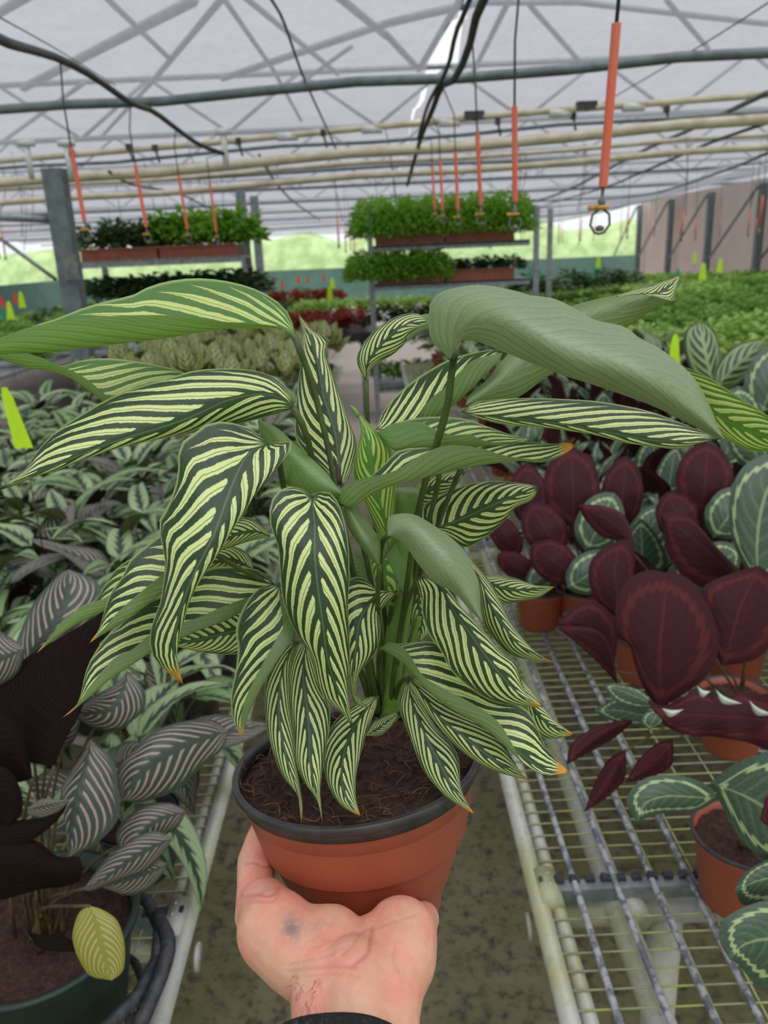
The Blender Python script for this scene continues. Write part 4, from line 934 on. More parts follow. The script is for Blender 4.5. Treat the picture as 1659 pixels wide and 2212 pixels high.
# -- plain undersides round the centre
tleaf([(557, 905), (600, 925), (640, 962), (690, 1006), (737, 1062)], [(557, 908), (590, 945), (630, 990), (680, 1040), (737, 1066)], [(557, 912), (566, 948), (600, 988), (615, 1042), (665, 1072), (700, 1078), (737, 1070)],
      [.475, .465, .46, .455], .006, .006, face=-1, young=.6, **H)
tleaf([(736, 1062), (762, 1080), (790, 1120), (818, 1161), (822, 1190), (820, 1222)], [(736, 1062), (755, 1105), (780, 1150), (803, 1185), (820, 1222)], [(736, 1062), (744, 1110), (755, 1146), (789, 1195), (805, 1212), (820, 1222)],
      [.445, .44, .435, .44], .008, .006, face=-1, **H)
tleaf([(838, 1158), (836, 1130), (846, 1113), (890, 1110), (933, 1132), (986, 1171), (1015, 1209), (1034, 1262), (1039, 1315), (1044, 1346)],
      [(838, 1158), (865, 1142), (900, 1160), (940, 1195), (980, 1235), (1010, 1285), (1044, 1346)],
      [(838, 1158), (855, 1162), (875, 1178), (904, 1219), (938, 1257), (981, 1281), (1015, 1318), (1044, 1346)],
      [.43, .418, .412, .415, .42], .012, .012, face=-1, mat='vittata_sheen', **H)
# -- right side striped leaves
tleaf([(930, 1145), (905, 1130), (914, 1092), (961, 1066), (1016, 1045), (1075, 1039), (1121, 1043), (1165, 1050)],
      [(930, 1145), (980, 1128), (1040, 1102), (1100, 1076), (1165, 1050)],
      [(930, 1145), (962, 1163), (1006, 1183), (1049, 1161), (1088, 1127), (1112, 1098), (1150, 1079), (1165, 1050)],
      [.485, .478, .472, .475], .008, .010, **H)
tleaf([(880, 1090), (900, 1045), (930, 1028), (975, 1018), (1005, 1018)], [(880, 1092), (920, 1062), (960, 1040), (1005, 1020)], [(880, 1098), (925, 1100), (965, 1070), (990, 1045), (1005, 1022)], [.50, .50, .50], .004, .004, **H)
tleaf([(910, 1245), (899, 1255), (909, 1286), (912, 1325), (928, 1373), (953, 1407), (972, 1445), (1006, 1479), (1059, 1513), (1121, 1525), (1174, 1527)],
      [(910, 1245), (935, 1255), (957, 1272), (981, 1320), (1015, 1368), (1049, 1416), (1088, 1465), (1126, 1503), (1174, 1527)],
      [(910, 1245), (943, 1258), (972, 1286), (1010, 1325), (1059, 1378), (1083, 1407), (1116, 1431), (1126, 1469), (1141, 1503), (1174, 1527)],
      [.465, .447, .44, .44, .445], .010, .010, tip=1, **H)
tleaf([(1000, 1190), (1020, 1240), (1034, 1281), (1044, 1344), (1073, 1387), (1107, 1416), (1155, 1427), (1195, 1432)],
      [(1000, 1190), (1035, 1250), (1060, 1305), (1090, 1355), (1125, 1395), (1195, 1432)],
      [(1000, 1190), (1034, 1226), (1059, 1257), (1088, 1310), (1107, 1349), (1145, 1397), (1170, 1418), (1195, 1432)],
      [.48, .47, .465, .465], .008, .010, tip=.8, **H)
tleaf([(1035, 1250), (1054, 1243), (1107, 1247), (1155, 1264), (1198, 1267)], [(1035, 1250), (1080, 1268), (1130, 1274), (1198, 1267)], [(1035, 1250), (1060, 1290), (1088, 1305), (1126, 1298), (1165, 1290), (1198, 1268)],
      [.50, .50, .50], .004, .006, tip=.7, **H)
tleaf([(822, 1400), (843, 1388), (866, 1391), (943, 1388), (1010, 1440), (1063, 1500), (1110, 1520), (1131, 1527), (1155, 1556), (1174, 1604), (1203, 1643), (1232, 1668)],
      [(822, 1400), (880, 1440), (938, 1496), (977, 1529), (1034, 1563), (1092, 1604), (1140, 1640), (1180, 1665), (1232, 1668)],
      [(822, 1400), (846, 1386), (880, 1407), (914, 1460), (962, 1489), (1034, 1527), (1078, 1561), (1105, 1604), (1131, 1648), (1179, 1674), (1232, 1668)],
      [.475, .465, .46, .455, .452, .455], .012, -.005, tip=1, **H)
tleaf([(885, 1464), (882, 1480), (895, 1500), (924, 1538), (943, 1566), (981, 1609), (1025, 1643), (1073, 1667), (1110, 1678), (1146, 1687)],
      [(885, 1464), (915, 1505), (950, 1550), (1000, 1590), (1050, 1630), (1100, 1662), (1146, 1687)],
      [(885, 1464), (910, 1470), (950, 1500), (1000, 1540), (1050, 1572), (1085, 1600), (1105, 1635), (1126, 1670), (1146, 1687)],
      [.485, .475, .468, .462, .46], .006, .010, tip=.8, **H)
tleaf([(882, 1468), (866, 1500), (863, 1532), (890, 1604), (914, 1662), (953, 1711), (991, 1740), (1026, 1760)],
      [(882, 1468), (892, 1520), (915, 1580), (945, 1640), (978, 1700), (1026, 1760)],
      [(882, 1468), (914, 1520), (943, 1571), (977, 1609), (991, 1643), (996, 1701), (1010, 1735), (1026, 1760)],
      [.50, .49, .48, .468, .458], .004, .008, tip=1, **H)
tleaf([(1110, 1455), (1131, 1469), (1170, 1518), (1194, 1551), (1238, 1586)], [(1110, 1455), (1140, 1510), (1180, 1560), (1238, 1586)], [(1110, 1455), (1125, 1520), (1150, 1575), (1172, 1592), (1203, 1596), (1238, 1587)],
      [.48, .475, .47], .004, .006, tip=1, **H)
# -- behind and below the centre leaf
tleaf([(858, 1278), (818, 1277), (789, 1250), (755, 1250), (735, 1290), (745, 1360), (752, 1436), (757, 1484), (768, 1520), (815, 1533)],
      [(858, 1278), (818, 1284), (779, 1336), (769, 1397), (762, 1445), (765, 1490), (785, 1520), (815, 1533)],
      [(858, 1278), (850, 1292), (837, 1303), (820, 1325), (822, 1363), (813, 1407), (779, 1450), (769, 1484), (779, 1516), (815, 1533)],
      [.48, .465, .46, .462, .468], .006, .010, tip=.7, **H)
tleaf([(602, 1262), (567, 1267), (543, 1286), (519, 1325), (509, 1363), (514, 1402), (509, 1450), (499, 1503), (504, 1556), (522, 1593)],
      [(602, 1262), (612, 1320), (628, 1368), (600, 1418), (567, 1476), (538, 1539), (522, 1593)],
      [(602, 1262), (606, 1310), (612, 1352), (600, 1375), (566, 1436), (535, 1498), (520, 1550), (522, 1593)],
      [.47, .455, .448, .448, .452], .006, -.003, tip=.7, **H)
tleaf([(640, 1385), (620, 1383), (591, 1431), (574, 1474), (572, 1518), (576, 1571), (591, 1629), (610, 1677), (639, 1711), (649, 1735), (651, 1778)],
      [(640, 1385), (612, 1440), (602, 1520), (606, 1580), (622, 1650), (642, 1710), (651, 1778)],
      [(640, 1385), (635, 1430), (629, 1484), (629, 1532), (637, 1595), (642, 1653), (650, 1711), (654, 1740), (651, 1778)],
      [.49, .478, .468, .46, .452], .006, .006, tip=.7, **H)
tleaf([(662, 1385), (644, 1390), (629, 1436), (625, 1494), (634, 1571), (639, 1643), (658, 1691), (683, 1725), (692, 1749), (697, 1778)],
      [(662, 1385), (655, 1450), (662, 1520), (668, 1590), (670, 1650), (682, 1710), (697, 1778)],
      [(662, 1385), (680, 1430), (692, 1484), (711, 1523), (713, 1561), (707, 1604), (699, 1653), (692, 1701), (694, 1740), (697, 1778)],
      [.485, .473, .463, .455, .449], .006, .006, tip=.7, **H)
tleaf([(815, 1503), (789, 1508), (750, 1532), (721, 1561), (702, 1604), (699, 1653), (711, 1701), (736, 1740), (769, 1759), (779, 1763)],
      [(815, 1503), (775, 1555), (748, 1610), (738, 1670), (748, 1725), (779, 1763)],
      [(815, 1503), (813, 1527), (793, 1580), (779, 1629), (769, 1677), (769, 1725), (779, 1763)],
      [.51, .495, .478, .462, .452], .006, .006, tip=.8, **H)
tleaf([(790, 1590), (805, 1562), (830, 1545), (860, 1537)], [(790, 1590), (825, 1568), (860, 1540)], [(790, 1590), (825, 1588), (848, 1565), (860, 1542)], [.52, .52, .53], .003, .003, **H)
# -- left cluster
tleaf([(430, 1120), (395, 1130), (347, 1155), (318, 1177), (282, 1209), (264, 1245), (239, 1281), (224, 1325), (213, 1360), (192, 1390)],
      [(430, 1220), (400, 1250), (350, 1277), (311, 1307), (275, 1337), (246, 1354), (217, 1373), (192, 1390)],
      [(430, 1190), (400, 1210), (350, 1242), (300, 1282), (255, 1322), (235, 1345), (215, 1368), (192, 1390)],
      [.45, .44, .43, .425, .42], .012, -.005, tip=1, **H)
tleaf([(400, 1170), (340, 1185), (286, 1205), (253, 1227), (231, 1256), (206, 1296), (177, 1309), (137, 1339), (108, 1375), (78, 1412)],
      [(400, 1240), (330, 1265), (270, 1292), (224, 1321), (181, 1341), (159, 1353), (134, 1370), (108, 1388), (78, 1412)],
      [(400, 1225), (330, 1240), (262, 1265), (231, 1290), (206, 1299), (177, 1312), (137, 1342), (108, 1378), (78, 1412)],
      [.47, .46, .455, .45, .445], .012, -.004, tip=1, young=.2, **H)
tleaf([(593, 1262), (575, 1240), (550, 1229), (514, 1224), (452, 1227), (400, 1255), (344, 1289), (315, 1300), (278, 1328), (253, 1354), (231, 1372), (213, 1397), (195, 1426), (184, 1455), (177, 1488), (170, 1515), (153, 1537), (133, 1552)],
      [(593, 1264), (542, 1302), (490, 1332), (434, 1352), (394, 1373), (325, 1405), (275, 1440), (235, 1467), (203, 1497), (174, 1522), (155, 1538), (133, 1552)],
      [(593, 1263), (542, 1288), (517, 1297), (470, 1315), (434, 1332), (394, 1345), (325, 1370), (289, 1401), (253, 1417), (224, 1446), (188, 1490), (170, 1518), (133, 1552)],
      [.485, .47, .455, .445, .435, .43], .010, -.004, tip=1, **H)
tleaf([(525, 1312), (480, 1306), (430, 1325), (390, 1350), (360, 1388)], [(525, 1358), (470, 1372), (410, 1385), (360, 1390)], [(525, 1412), (480, 1414), (430, 1408), (385, 1398), (360, 1392)], [.50, .49, .48], .004, .004, **H)
tleaf([(548, 1228), (538, 1198), (506, 1181), (465, 1188), (420, 1222)], [(548, 1230), (510, 1212), (470, 1212), (420, 1225)], [(548, 1232), (510, 1236), (460, 1238), (420, 1228)], [.50, .50, .50], .004, .004, **H)
tleaf([(584, 1157), (568, 1137), (543, 1119), (510, 1121), (480, 1145), (450, 1185)], [(584, 1158), (545, 1148), (500, 1160), (450, 1190)], [(584, 1160), (543, 1168), (500, 1182), (450, 1198)], [.49, .485, .48], .004, .004, **H)
tleaf([(560, 950), (530, 925), (490, 912), (440, 905), (400, 912)], [(560, 952), (500, 932), (450, 925), (400, 915)], [(560, 955), (500, 948), (440, 938), (400, 918)], [.47, .47, .47], .003, .003, young=.6, **H)
# -- more leaves low on the far side of the crown
tleaf([(905, 1250), (880, 1290), (885, 1340), (905, 1390)], [(905, 1250), (905, 1300), (910, 1345), (905, 1390)], [(905, 1250), (935, 1290), (940, 1350), (905, 1390)], [.52, .52, .52], .003, .003, **H)
tleaf([(700, 1200), (760, 1190), (790, 1220), (800, 1260)], [(700, 1215), (750, 1230), (780, 1250), (800, 1265)], [(700, 1230), (740, 1265), (775, 1275), (800, 1270)], [.51, .51, .51], .003, .003, face=-1, **H)
# -- stalks and the pale sheath
cr = .535
for pts, d, r in (
    ([(637, 729), (655, 775), (672, 820), (685, 870), (705, 950), (722, 1040), (745, 1150), (775, 1300), (800, 1430), (818, 1540)], [.455, .47, .48, .49, .53], [.0032, .0026, .0028, .003]),
    ([(633, 880), (652, 915), (668, 960), (675, 1000), (700, 1100), (750, 1280), (790, 1430), (812, 1545)], [.45, .46, .48, .50, .535], [.0032, .0026, .0028]),
    ([(600, 962), (604, 1000), (612, 1050), (640, 1150), (700, 1300), (780, 1450), (808, 1545)], [.445, .46, .48, .51, .54], [.0028, .0024, .0026]),
    ([(672, 1070), (690, 1080), (720, 1180), (770, 1330), (800, 1450), (815, 1545)], [.447, .47, .50, .54], [.0028, .0024, .0026]),
    ([(791, 820), (793, 880), (797, 950), (803, 1050), (815, 1200), (828, 1400), (830, 1545)], [.50, .505, .52, .54, .555], [.0026, .0022, .0024]),
    ([(974, 774), (985, 742), (976, 800), (968, 870), (946, 950), (922, 1030), (900, 1120), (885, 1220), (868, 1340), (850, 1460), (842, 1545)], [.40, .40, .41, .42, .435, .45, .47, .49, .51, .535], [.0030, .0034, .0030, .0026, .0026, .003]),
    ([(1000, 1005), (985, 1035), (955, 1110), (930, 1180), (900, 1270), (870, 1400), (850, 1540)], [.46, .47, .49, .51, .54], [.0026, .0022, .0026]),
    ([(950, 1010), (945, 1050), (925, 1130), (905, 1200), (885, 1290), (862, 1420), (846, 1545)], [.46, .47, .49, .51, .54], [.0026, .0022, .0026]),
    ([(840, 1156), (826, 1172), (822, 1210), (825, 1280), (835, 1380), (838, 1545)], [.432, .46, .48, .51, .545], [.0026, .0022, .0024]),
    ([(910, 1247), (880, 1300), (862, 1400), (850, 1545)], [.467, .49, .54], [.0026, .0022, .0024]),
    ([(820, 1222), (816, 1300), (822, 1420), (828, 1545)], [.44, .48, .54], [.0024, .0022]),
    ([(856, 1279), (845, 1320), (838, 1420), (834, 1545)], [.48, .51, .545], [.0022, .0022]),
    ([(602, 1262), (680, 1300), (760, 1400), (806, 1545)], [.47, .50, .545], [.0024, .0022]),
    ([(822, 1400), (818, 1440), (822, 1545)], [.477, .51, .54], [.0026, .0024]),
    ([(884, 1465), (862, 1480), (846, 1545)], [.487, .51, .545], [.0024, .0024]),
    ([(815, 1505), (818, 1550)], [.51, .54], [.002, .002]),
    ([(640, 1388), (720, 1400), (780, 1460), (808, 1550)], [.49, .52, .55], [.0022, .0022]),
    ([(735, 1085), (765, 1110), (800, 1250), (825, 1400), (832, 1545)], [.442, .47, .50, .55], [.0026, .0024]),
    ([(430, 1180), (520, 1230), (640, 1300), (760, 1420), (806, 1550)], [.455, .48, .52, .56], [.0024, .0022]),
    ([(930, 1145), (905, 1220), (870, 1380), (848, 1545)], [.487, .51, .55], [.0022, .0022])):
    stalk(pts, d, r, hero)
def sheath(pts, d, r, name='leaf_sheath'):
    q = sample([P(x, y, lerplist(d, i/(len(pts)-1))) for i, (x, y) in enumerate(pts)], 30)
    return MB().tube(q, r, 16).build(name, M['sheath'], hero)
sheath([(880, 1060), (878, 1140), (870, 1250), (858, 1360), (848, 1460), (838, 1550)], [.49, .50, .515, .535], [.0095, .0098, .0085, .0072, .006, .0055])
sheath([(858, 1120), (850, 1220), (842, 1340), (832, 1450), (825, 1550)], [.50, .51, .53, .545], [.004, .006, .0065, .006, .005])
sheath([(905, 1330), (880, 1420), (858, 1490), (846, 1555)], [.52, .53, .545], [.0022, .0035, .004])
MB().tube(sample([P(757, 876, .48), P(765, 885, .48), P(775, 900, .48)], 6), [.0006, .0018, .0012], 8).build('shoot', M['sheath'], hero)
MB().tube(sample([P(720, 985, .50), P(728, 1010, .50), P(733, 1045, .497)], 6), [.0004, .0016, .002], 8).build('shoot', M['stem_dark'], hero)

# ------------------------------------------------------------------ the hand (left hand, palm up, seen from the wrist) and its cuff
def skin_mat():
    t = NT('skin'); v = t.obj(); n1 = t.noise(38, 4, v); n2 = t.noise(160, 4, v); n3 = t.noise(700, 3, v)
    col = t.mix(t.ramp01(n1, .38, .66), srgb(226, 172, 142), srgb(236, 156, 134)); col = t.mix(t.math('MULTIPLY', t.ramp01(n2, .45, .75), .35), col, srgb(246, 196, 170))
    at = t.n('ShaderNodeAttribute'); at.attribute_name = 'mark'; sc_ = t.n('ShaderNodeSeparateColor'); t.put(sc_.inputs[0], at.outputs['Color'])
    col = t.mix(t.math('MULTIPLY', sc_.outputs[0], .55), col, srgb(150, 84, 70))      # creases
    sm = t.math('MULTIPLY', sc_.outputs[1], t.ramp01(n2, .3, .55)); col = t.mix(t.math('MULTIPLY', sm, .8), col, srgb(104, 104, 116))   # blue-grey smudge
    col = t.mix(t.math('MULTIPLY', sc_.outputs[2], .5), col, srgb(206, 118, 104))   # redder patches
    wv = t.n('ShaderNodeTexVoronoi', feature='DISTANCE_TO_EDGE'); t.put(wv.inputs['Vector'], v); wv.inputs['Scale'].default_value = 420
    nrm = t.bump(t.math('ADD', t.math('MULTIPLY', t.ramp01(wv.outputs[0], 0, .2), .5), n3), .25, .0005)
    x = t.bsdf(col, .45, 0, nrm, Subsurface_Weight=.12, Subsurface_Scale=.006); return t.done(x)
M['skin'] = skin_mat(); M['nail'] = simple('finger_nail', srgb(224, 168, 150), srgb(230, 186, 170), .3)
def capsule(m, a, b, ra, rb, n=16, k=5):
    a, b = V(a), V(b); L = b-a
    if L.length < 1e-6: b = a+V((0, 0, 1e-4)); L = b-a
    d = L.normalized(); pts = []; rr = []
    for i in range(k): th = PI/2*(1-i/k); pts.append(a-d*ra*math.sin(th)); rr.append(max(ra*math.cos(th), 1e-4))
    pts.append(a); rr.append(ra); pts.append(b); rr.append(rb)
    for i in range(1, k+1): th = PI/2*i/k; pts.append(b+d*rb*math.sin(th)); rr.append(max(rb*math.cos(th), 1e-4))
    m.tube(pts, rr, n)
def chain(m, pts):
    q = [(P(x, y, d), r*d/F) for x, y, d, r in pts]
    for i in range(len(q)-1): capsule(m, q[i][0], q[i+1][0], q[i][1], q[i+1][1])
hm = MB()
# forearm and wrist (out of frame below, toward the camera)
chain(hm, [(700, 2420, .400, 84), (702, 2300, .408, 80), (706, 2190, .420, 78), (704, 2110, .438, 80)])
chain(hm, [(770, 2420, .392, 92), (770, 2300, .400, 90), (770, 2190, .414, 86), (768, 2110, .432, 84)])
chain(hm, [(835, 2420, .400, 90), (828, 2300, .408, 88), (822, 2200, .420, 84), (836, 2120, .436, 84)])
chain(hm, [(740, 2420, .43, 95), (750, 2200, .45, 90), (760, 2080, .475, 90)])
# thumb side (thenar)
chain(hm, [(700, 2110, .440, 80), (650, 2060, .456, 88), (596, 2010, .474, 86), (572, 1958, .494, 60)])
chain(hm, [(760, 2090, .445, 80), (712, 2045, .460, 86), (655, 2028, .474, 70), (618, 2014, .488, 50)])
chain(hm, [(712, 2050, .462, 82), (742, 2040, .466, 62)])
# thumb
chain(hm, [(564, 1974, .494, 58), (552, 1908, .512, 41), (553, 1862, .526, 41)])
chain(hm, [(553, 1862, .526, 41), (563, 1818, .532, 35), (571, 1786, .535, 28), (569, 1770, .536, 20)])
# little-finger side (hypothenar)
chain(hm, [(836, 2120, .436, 84), (858, 2070, .448, 86), (866, 2020, .462, 80), (890, 2006, .480, 56), (914, 1984, .498, 36)])
chain(hm, [(790, 2100, .440, 80), (820, 2050, .456, 76), (836, 2030, .470, 60)])
# palm going back under the pot, then the fingers beneath and behind it
def PF(x, y, z): return C0+FR @ V((x, y, z))
for x in (-.042, -.022, .0, .018):
    capsule(hm, PF(x, -.046, -.128), PF(x*1.05, .010, -.1265), .0135, .0125)

for k, (x, s) in enumerate(((-.050, .95), (-.022, 1.06), (.006, 1.0), (.032, .82))):
    fx = x*.9; L = .075*s
    a = PF(x, .005, -.127); b = PF(fx*1.05, .005+L*.62, -.122); c = PF(fx*1.15, .008+L*.98, -.100); d = PF(fx*1.2, .004+L*1.08+.004, -.076)
    for p, q, r1, r2 in ((a, b, .0100, .0090), (b, c, .0090, .0082), (c, d, .0082, .0066)): capsule(hm, p, q, r1, r2)
raw = bpy.data.objects.new('raw', hm.mesh('raw', None)); C.objects.link(raw)
md = raw.modifiers.new('r', 'REMESH'); md.mode = 'VOXEL'; md.voxel_size = .0013
md = raw.modifiers.new('s', 'SMOOTH'); md.iterations = 16; md.factor = .6
dg = bpy.context.evaluated_depsgraph_get(); hme = bpy.data.meshes.new_from_object(raw.evaluated_get(dg)); bpy.data.objects.remove(raw)
hme.name = 'hand'; hme.materials.clear(); hme.materials.append(M['skin'])
inv = FR.transposed()
def pot_r(h):
    if h < pot_prof[0][1]: return 0
    for (r0, h0), (r1, h1) in zip(pot_prof, pot_prof[1:]):
        if h <= h1: return r0+(r1-r0)*(h-h0)/(h1-h0)
    return .085
creases = [  # picture polylines: (points, half width px, depth m, redness)
    ([(802, 2002), (800, 2030), (792, 2060), (760, 2085)], 5, .0011, .8), ([(802, 2002), (780, 2012), (762, 2040), (740, 2062)], 4, .0005, .4),
    ([(625, 2098), (680, 2090), (740, 2088), (800, 2094), (842, 2108)], 4, .0005, .45), ([(624, 2085), (680, 2070), (720, 2060)], 3, .0006, .35),
    ([(852, 2040), (850, 2075), (862, 2100)], 4, .0003, .35), ([(604, 1918), (585, 1932), (550, 1930), (520, 1935)], 4, .0010, .5),
    ([(598, 1868), (575, 1872), (550, 1862), (530, 1866)], 3, .0009, .45), ([(606, 1926), (590, 1945), (556, 1945)], 3, .0007, .35),
    ([(660, 2035), (690, 2020), (720, 1995)], 2.5, .0002, .2), ([(690, 2060), (720, 2040), (745, 2010)], 2.5, .0002, .2), ([(640, 2045), (680, 2045), (720, 2030)], 2.5, .0002, .15),
    ([(630, 2112), (690, 2106), (760, 2106), (830, 2125)], 3, .0006, .3), ([(808, 2006), (850, 1990), (900, 1975)], 3, .0004, .2)]
cp = [([ (V((q.x, q.y)) ) for q in sample([V((x, y, 0)) for x, y in c[0]], 16)], c[1], c[2], c[3]) for c in creases]
ca = hme.color_attributes.new('mark', 'FLOAT_COLOR', 'POINT'); buf = [0.0]*(4*len(hme.vertices)); newco = [0.0]*(3*len(hme.vertices))
for i, v in enumerate(hme.vertices):
    co = v.co.copy(); l = inv @ (co-C0); r = math.hypot(l.x, l.y)
    if l.z > -.1125:
        pr = pot_r(l.z)+.0006
        if r < pr:
            below = l.z+.1125
            if pr-r < below*1.2 or below > .012: l.x *= pr/max(r, 1e-5); l.y *= pr/max(r, 1e-5)
            else: l.z = -.1125
            co = C0+FR @ l
    px, py, dz = proj(co); cr_ = 0; q2 = V((px, py))
    facing = v.normal.dot((CAM-co).normalized())
    if facing > .05 and dz < .55:
        for pts, wd, dp, rd in cp:
            if abs(pts[0].x-px) > 150 or abs(pts[0].y-py) > 150: continue
            dd = 1e9
            for p0_, p1_ in zip(pts, pts[1:]):
                e_ = p1_-p0_; tt = max(0, min(1, (q2-p0_).dot(e_)/max(e_.length_squared, 1e-9))); dd = min(dd, (p0_+e_*tt-q2).length)
            if dd < wd*3:
                g = math.exp(-(dd/wd)**2); co = co-v.normal*dp*g; cr_ = max(cr_, g*rd)
        g = math.exp(-(((px-630)/22)**2+((py-2005)/26)**2)); g2 = .35*math.exp(-(((px-695)/26)**2+((py-1998)/16)**2))
        red = math.exp(-(((px-585)/40)**2+((py-1835)/40)**2))*.7+math.exp(-(((px-800)/50)**2+((py-2050)/40)**2))*.6+math.exp(-(((px-880)/60)**2+((py-2110)/50)**2))*.5+math.exp(-(((px-560)/60)**2+((py-2010)/50)**2))*.3
        buf[4*i:4*i+4] = [min(cr_, 1), min(g+g2, 1), min(red, 1), 1]
    newco[3*i:3*i+3] = co
hme.vertices.foreach_set('co', newco); ca.data.foreach_set('color', buf); hme.polygons.foreach_set('use_smooth', [True]*len(hme.polygons)); hme.update()
person = empty('person', P(760, 2300, .42)); tag(person, 'left hand and wrist in a black knitted cuff, palm up, holding the pot', 'person')
ho = bpy.data.objects.new('hand', hme); C.objects.link(ho); attach(ho, person)
# thumb nail on the thumb's outer side
nm = MB(); nc = P(556, 1786, .5405); vs = []; fs = []
for j in range(7):
    for i in range(5):
        u = (i-2)/2; t = j/6; vs.append(P(553+6*t+u*5, 1800-30*t+abs(u)*5*t*t, .530-.002*(1-u*u)+.002*t))
for j in range(6):
    for i in range(4): fs.append((j*5+i, j*5+i+1, (j+1)*5+i+1, (j+1)*5+i))
nm.add(vs, fs); no = nm.build('thumb_nail', M['nail'], ho)
# fine dark hairs at the wrist
hh = MB()
for k in range(46):
    x = R.uniform(626, 690); y = R.uniform(2105, 2190); d0 = .395
    hx, hy = x+R.uniform(-14, 10), y+R.uniform(6, 26)
    # find the skin in front of the camera at this picture point
    o_ = CAM; dr = ray(x, y).normalized(); ok, loc, nn, idx = ho.ray_cast(ho.matrix_world.inverted() @ CAM, dr)
    ok2, loc2, nn2, _ = ho.ray_cast(CAM, ray(hx, hy).normalized())
    if ok and ok2: hh.tube(sample([loc, loc.lerp(loc2, .5)+nn*.0010, loc2+nn2*.0006], 5), .00006, 3, False)
if hh.v: tag(hh.build('wrist_hair', simple('brown_hair', srgb(96, 64, 46)), person), kind='stuff')
# knitted cuff: ribbed rings round the wrist, its front edge rising in the middle
def knit():
    t = NT('black_knit'); v = t.obj(); wv = t.n('ShaderNodeTexVoronoi'); t.put(wv.inputs['Vector'], v); wv.inputs['Scale'].default_value = 620
    n1 = t.noise(300, 3, v); col = t.mix(t.ramp01(n1, .5, .8), srgb(22, 22, 24), srgb(64, 64, 62)); return t.done(t.bsdf(col, .9, 0, t.bump(wv.outputs[0], .8, .0012)))
M['knit'] = knit()
cm = MB(); vs = []; fs = []; na = 72; rows = 30
for j in range(rows):
    s = j/(rows-1)
    for k in range(na):
        a = 2*PI*k/na; rib = .0011*math.sin(s*2*PI*9)+.0004*math.sin(k*12)
        cx = 738+18*s; cy = 2330+330*s; D = .418-.02*s
        rx = (172+14*s)*.418/F+rib; rd = .053+rib+.003*s
        fwd = -math.sin(a)             # -1 = side nearest the camera
        c = P(cx, cy, D); q = c+RT*rx*math.cos(a)+FW*rd*math.sin(a)
        q -= UP*.068*math.sin(a)
        vs.append(q)
for j in range(rows-1):
    for k in range(na): fs.append((j*na+k, j*na+(k+1) % na, (j+1)*na+(k+1) % na, (j+1)*na+k))
cm.add(vs, fs); so = cm.build('knitted_cuff', M['knit'], person)
sm_ = so.modifiers.new('t', 'SOLIDIFY'); sm_.thickness = .003; sm_.offset = -1

# ------------------------------------------------------------------ near plants on the benches, leaf by leaf
def pot_at(c, r, h, mat, rim, parent, lip=.004):
    m = MB(); z = c.z-h
    m.lathe([(0.001, .001), (r*.70, 0), (r*.74, h*.05), (r*.92, h*.84), (r*.95, h*.86), (r*.99, h*.985), (r*.95, h*.985), (r*.9, h*.8)], (c.x, c.y, z), None, 48); po_ = m.build('pot', M[mat], parent)
    m = MB(); m.lathe([(r*.985, h*.95), (r*1.02, h*.96), (r*1.02, h*.995), (r*.985, h), (r*.95, h*.995), (r*.94, h*.93)], (c.x, c.y, z), None, 48); m.build('pot_rim', M[rim], po_)
    vs = [(c.x, c.y, z+h*.86)]; fs = []; na = 40
    for i in range(1, 13):
        for k in range(na):
            a = 2*PI*k/na; q = V((r*.9*i/12*math.cos(a), r*.9*i/12*math.sin(a), 0)); vs.append((c.x+q.x, c.y+q.y, z+h*.86+.008*noise.noise(q*60+c)+.004*noise.noise(q*190)))
    for k in range(na): fs.append((0, 1+k, 1+(k+1) % na))
    for i in range(11):
        for k in range(na): fs.append((1+i*na+k, 1+(i+1)*na+k, 1+(i+1)*na+(k+1) % na, 1+i*na+(k+1) % na))
    s = MB(); s.add(vs, fs); s.build('soil', M['soil'], parent)
# left: dark plant with pink pinstripes in the green pot
cl_ = PZ(78, 1988, .862); rl = 212/F*(cl_-CAM).dot(FW)
op = empty('pinstripe_plant', (cl_.x, cl_.y, .70)); tag(op, 'pink-pinstriped plant with maroon leaf backs in the dark green pot at the lower left', 'plant')
pot_at(cl_, rl, .155, 'greenpot', 'greenpot', op)
O = dict(parent=op, mat='ornata')
tleaf([(118, 1655), (60, 1645), (-30, 1590), (-40, 1500), (43, 1430), (145, 1367), (238, 1316)], [(118, 1655), (128, 1600), (150, 1530), (190, 1420), (238, 1316)], [(118, 1655), (134, 1600), (148, 1560), (170, 1490), (205, 1400), (238, 1316)],
      [.93, .95, .97, .98], .03, .01, face=-1, **O)
tleaf([(50, 1440), (34, 1400), (47, 1357), (72, 1303), (108, 1260), (130, 1238), (148, 1230)], [(50, 1440), (75, 1400), (108, 1361), (141, 1303), (146, 1265), (148, 1230)], [(50, 1440), (110, 1425), (175, 1370), (213, 1320), (217, 1267), (192, 1245), (148, 1230)],
      [1.02, 1.03, 1.06], .02, .02, **O)
tleaf([(55, 1400), (20, 1376), (-20, 1360), (-80, 1400)], [(55, 1400), (10, 1420), (-80, 1450)], [(55, 1400), (40, 1450), (0, 1480), (-80, 1500)], [.98, .97, .96], .01, .01, **O)
tleaf([(276, 1450), (312, 1490), (312, 1530), (288, 1556), (253, 1579), (199, 1572), (158, 1545)], [(276, 1450), (262, 1500), (232, 1535), (158, 1542)], [(276, 1450), (253, 1475), (205, 1503), (156, 1539)], [1.02, 1.0, 1.0], .01, .015, **O)
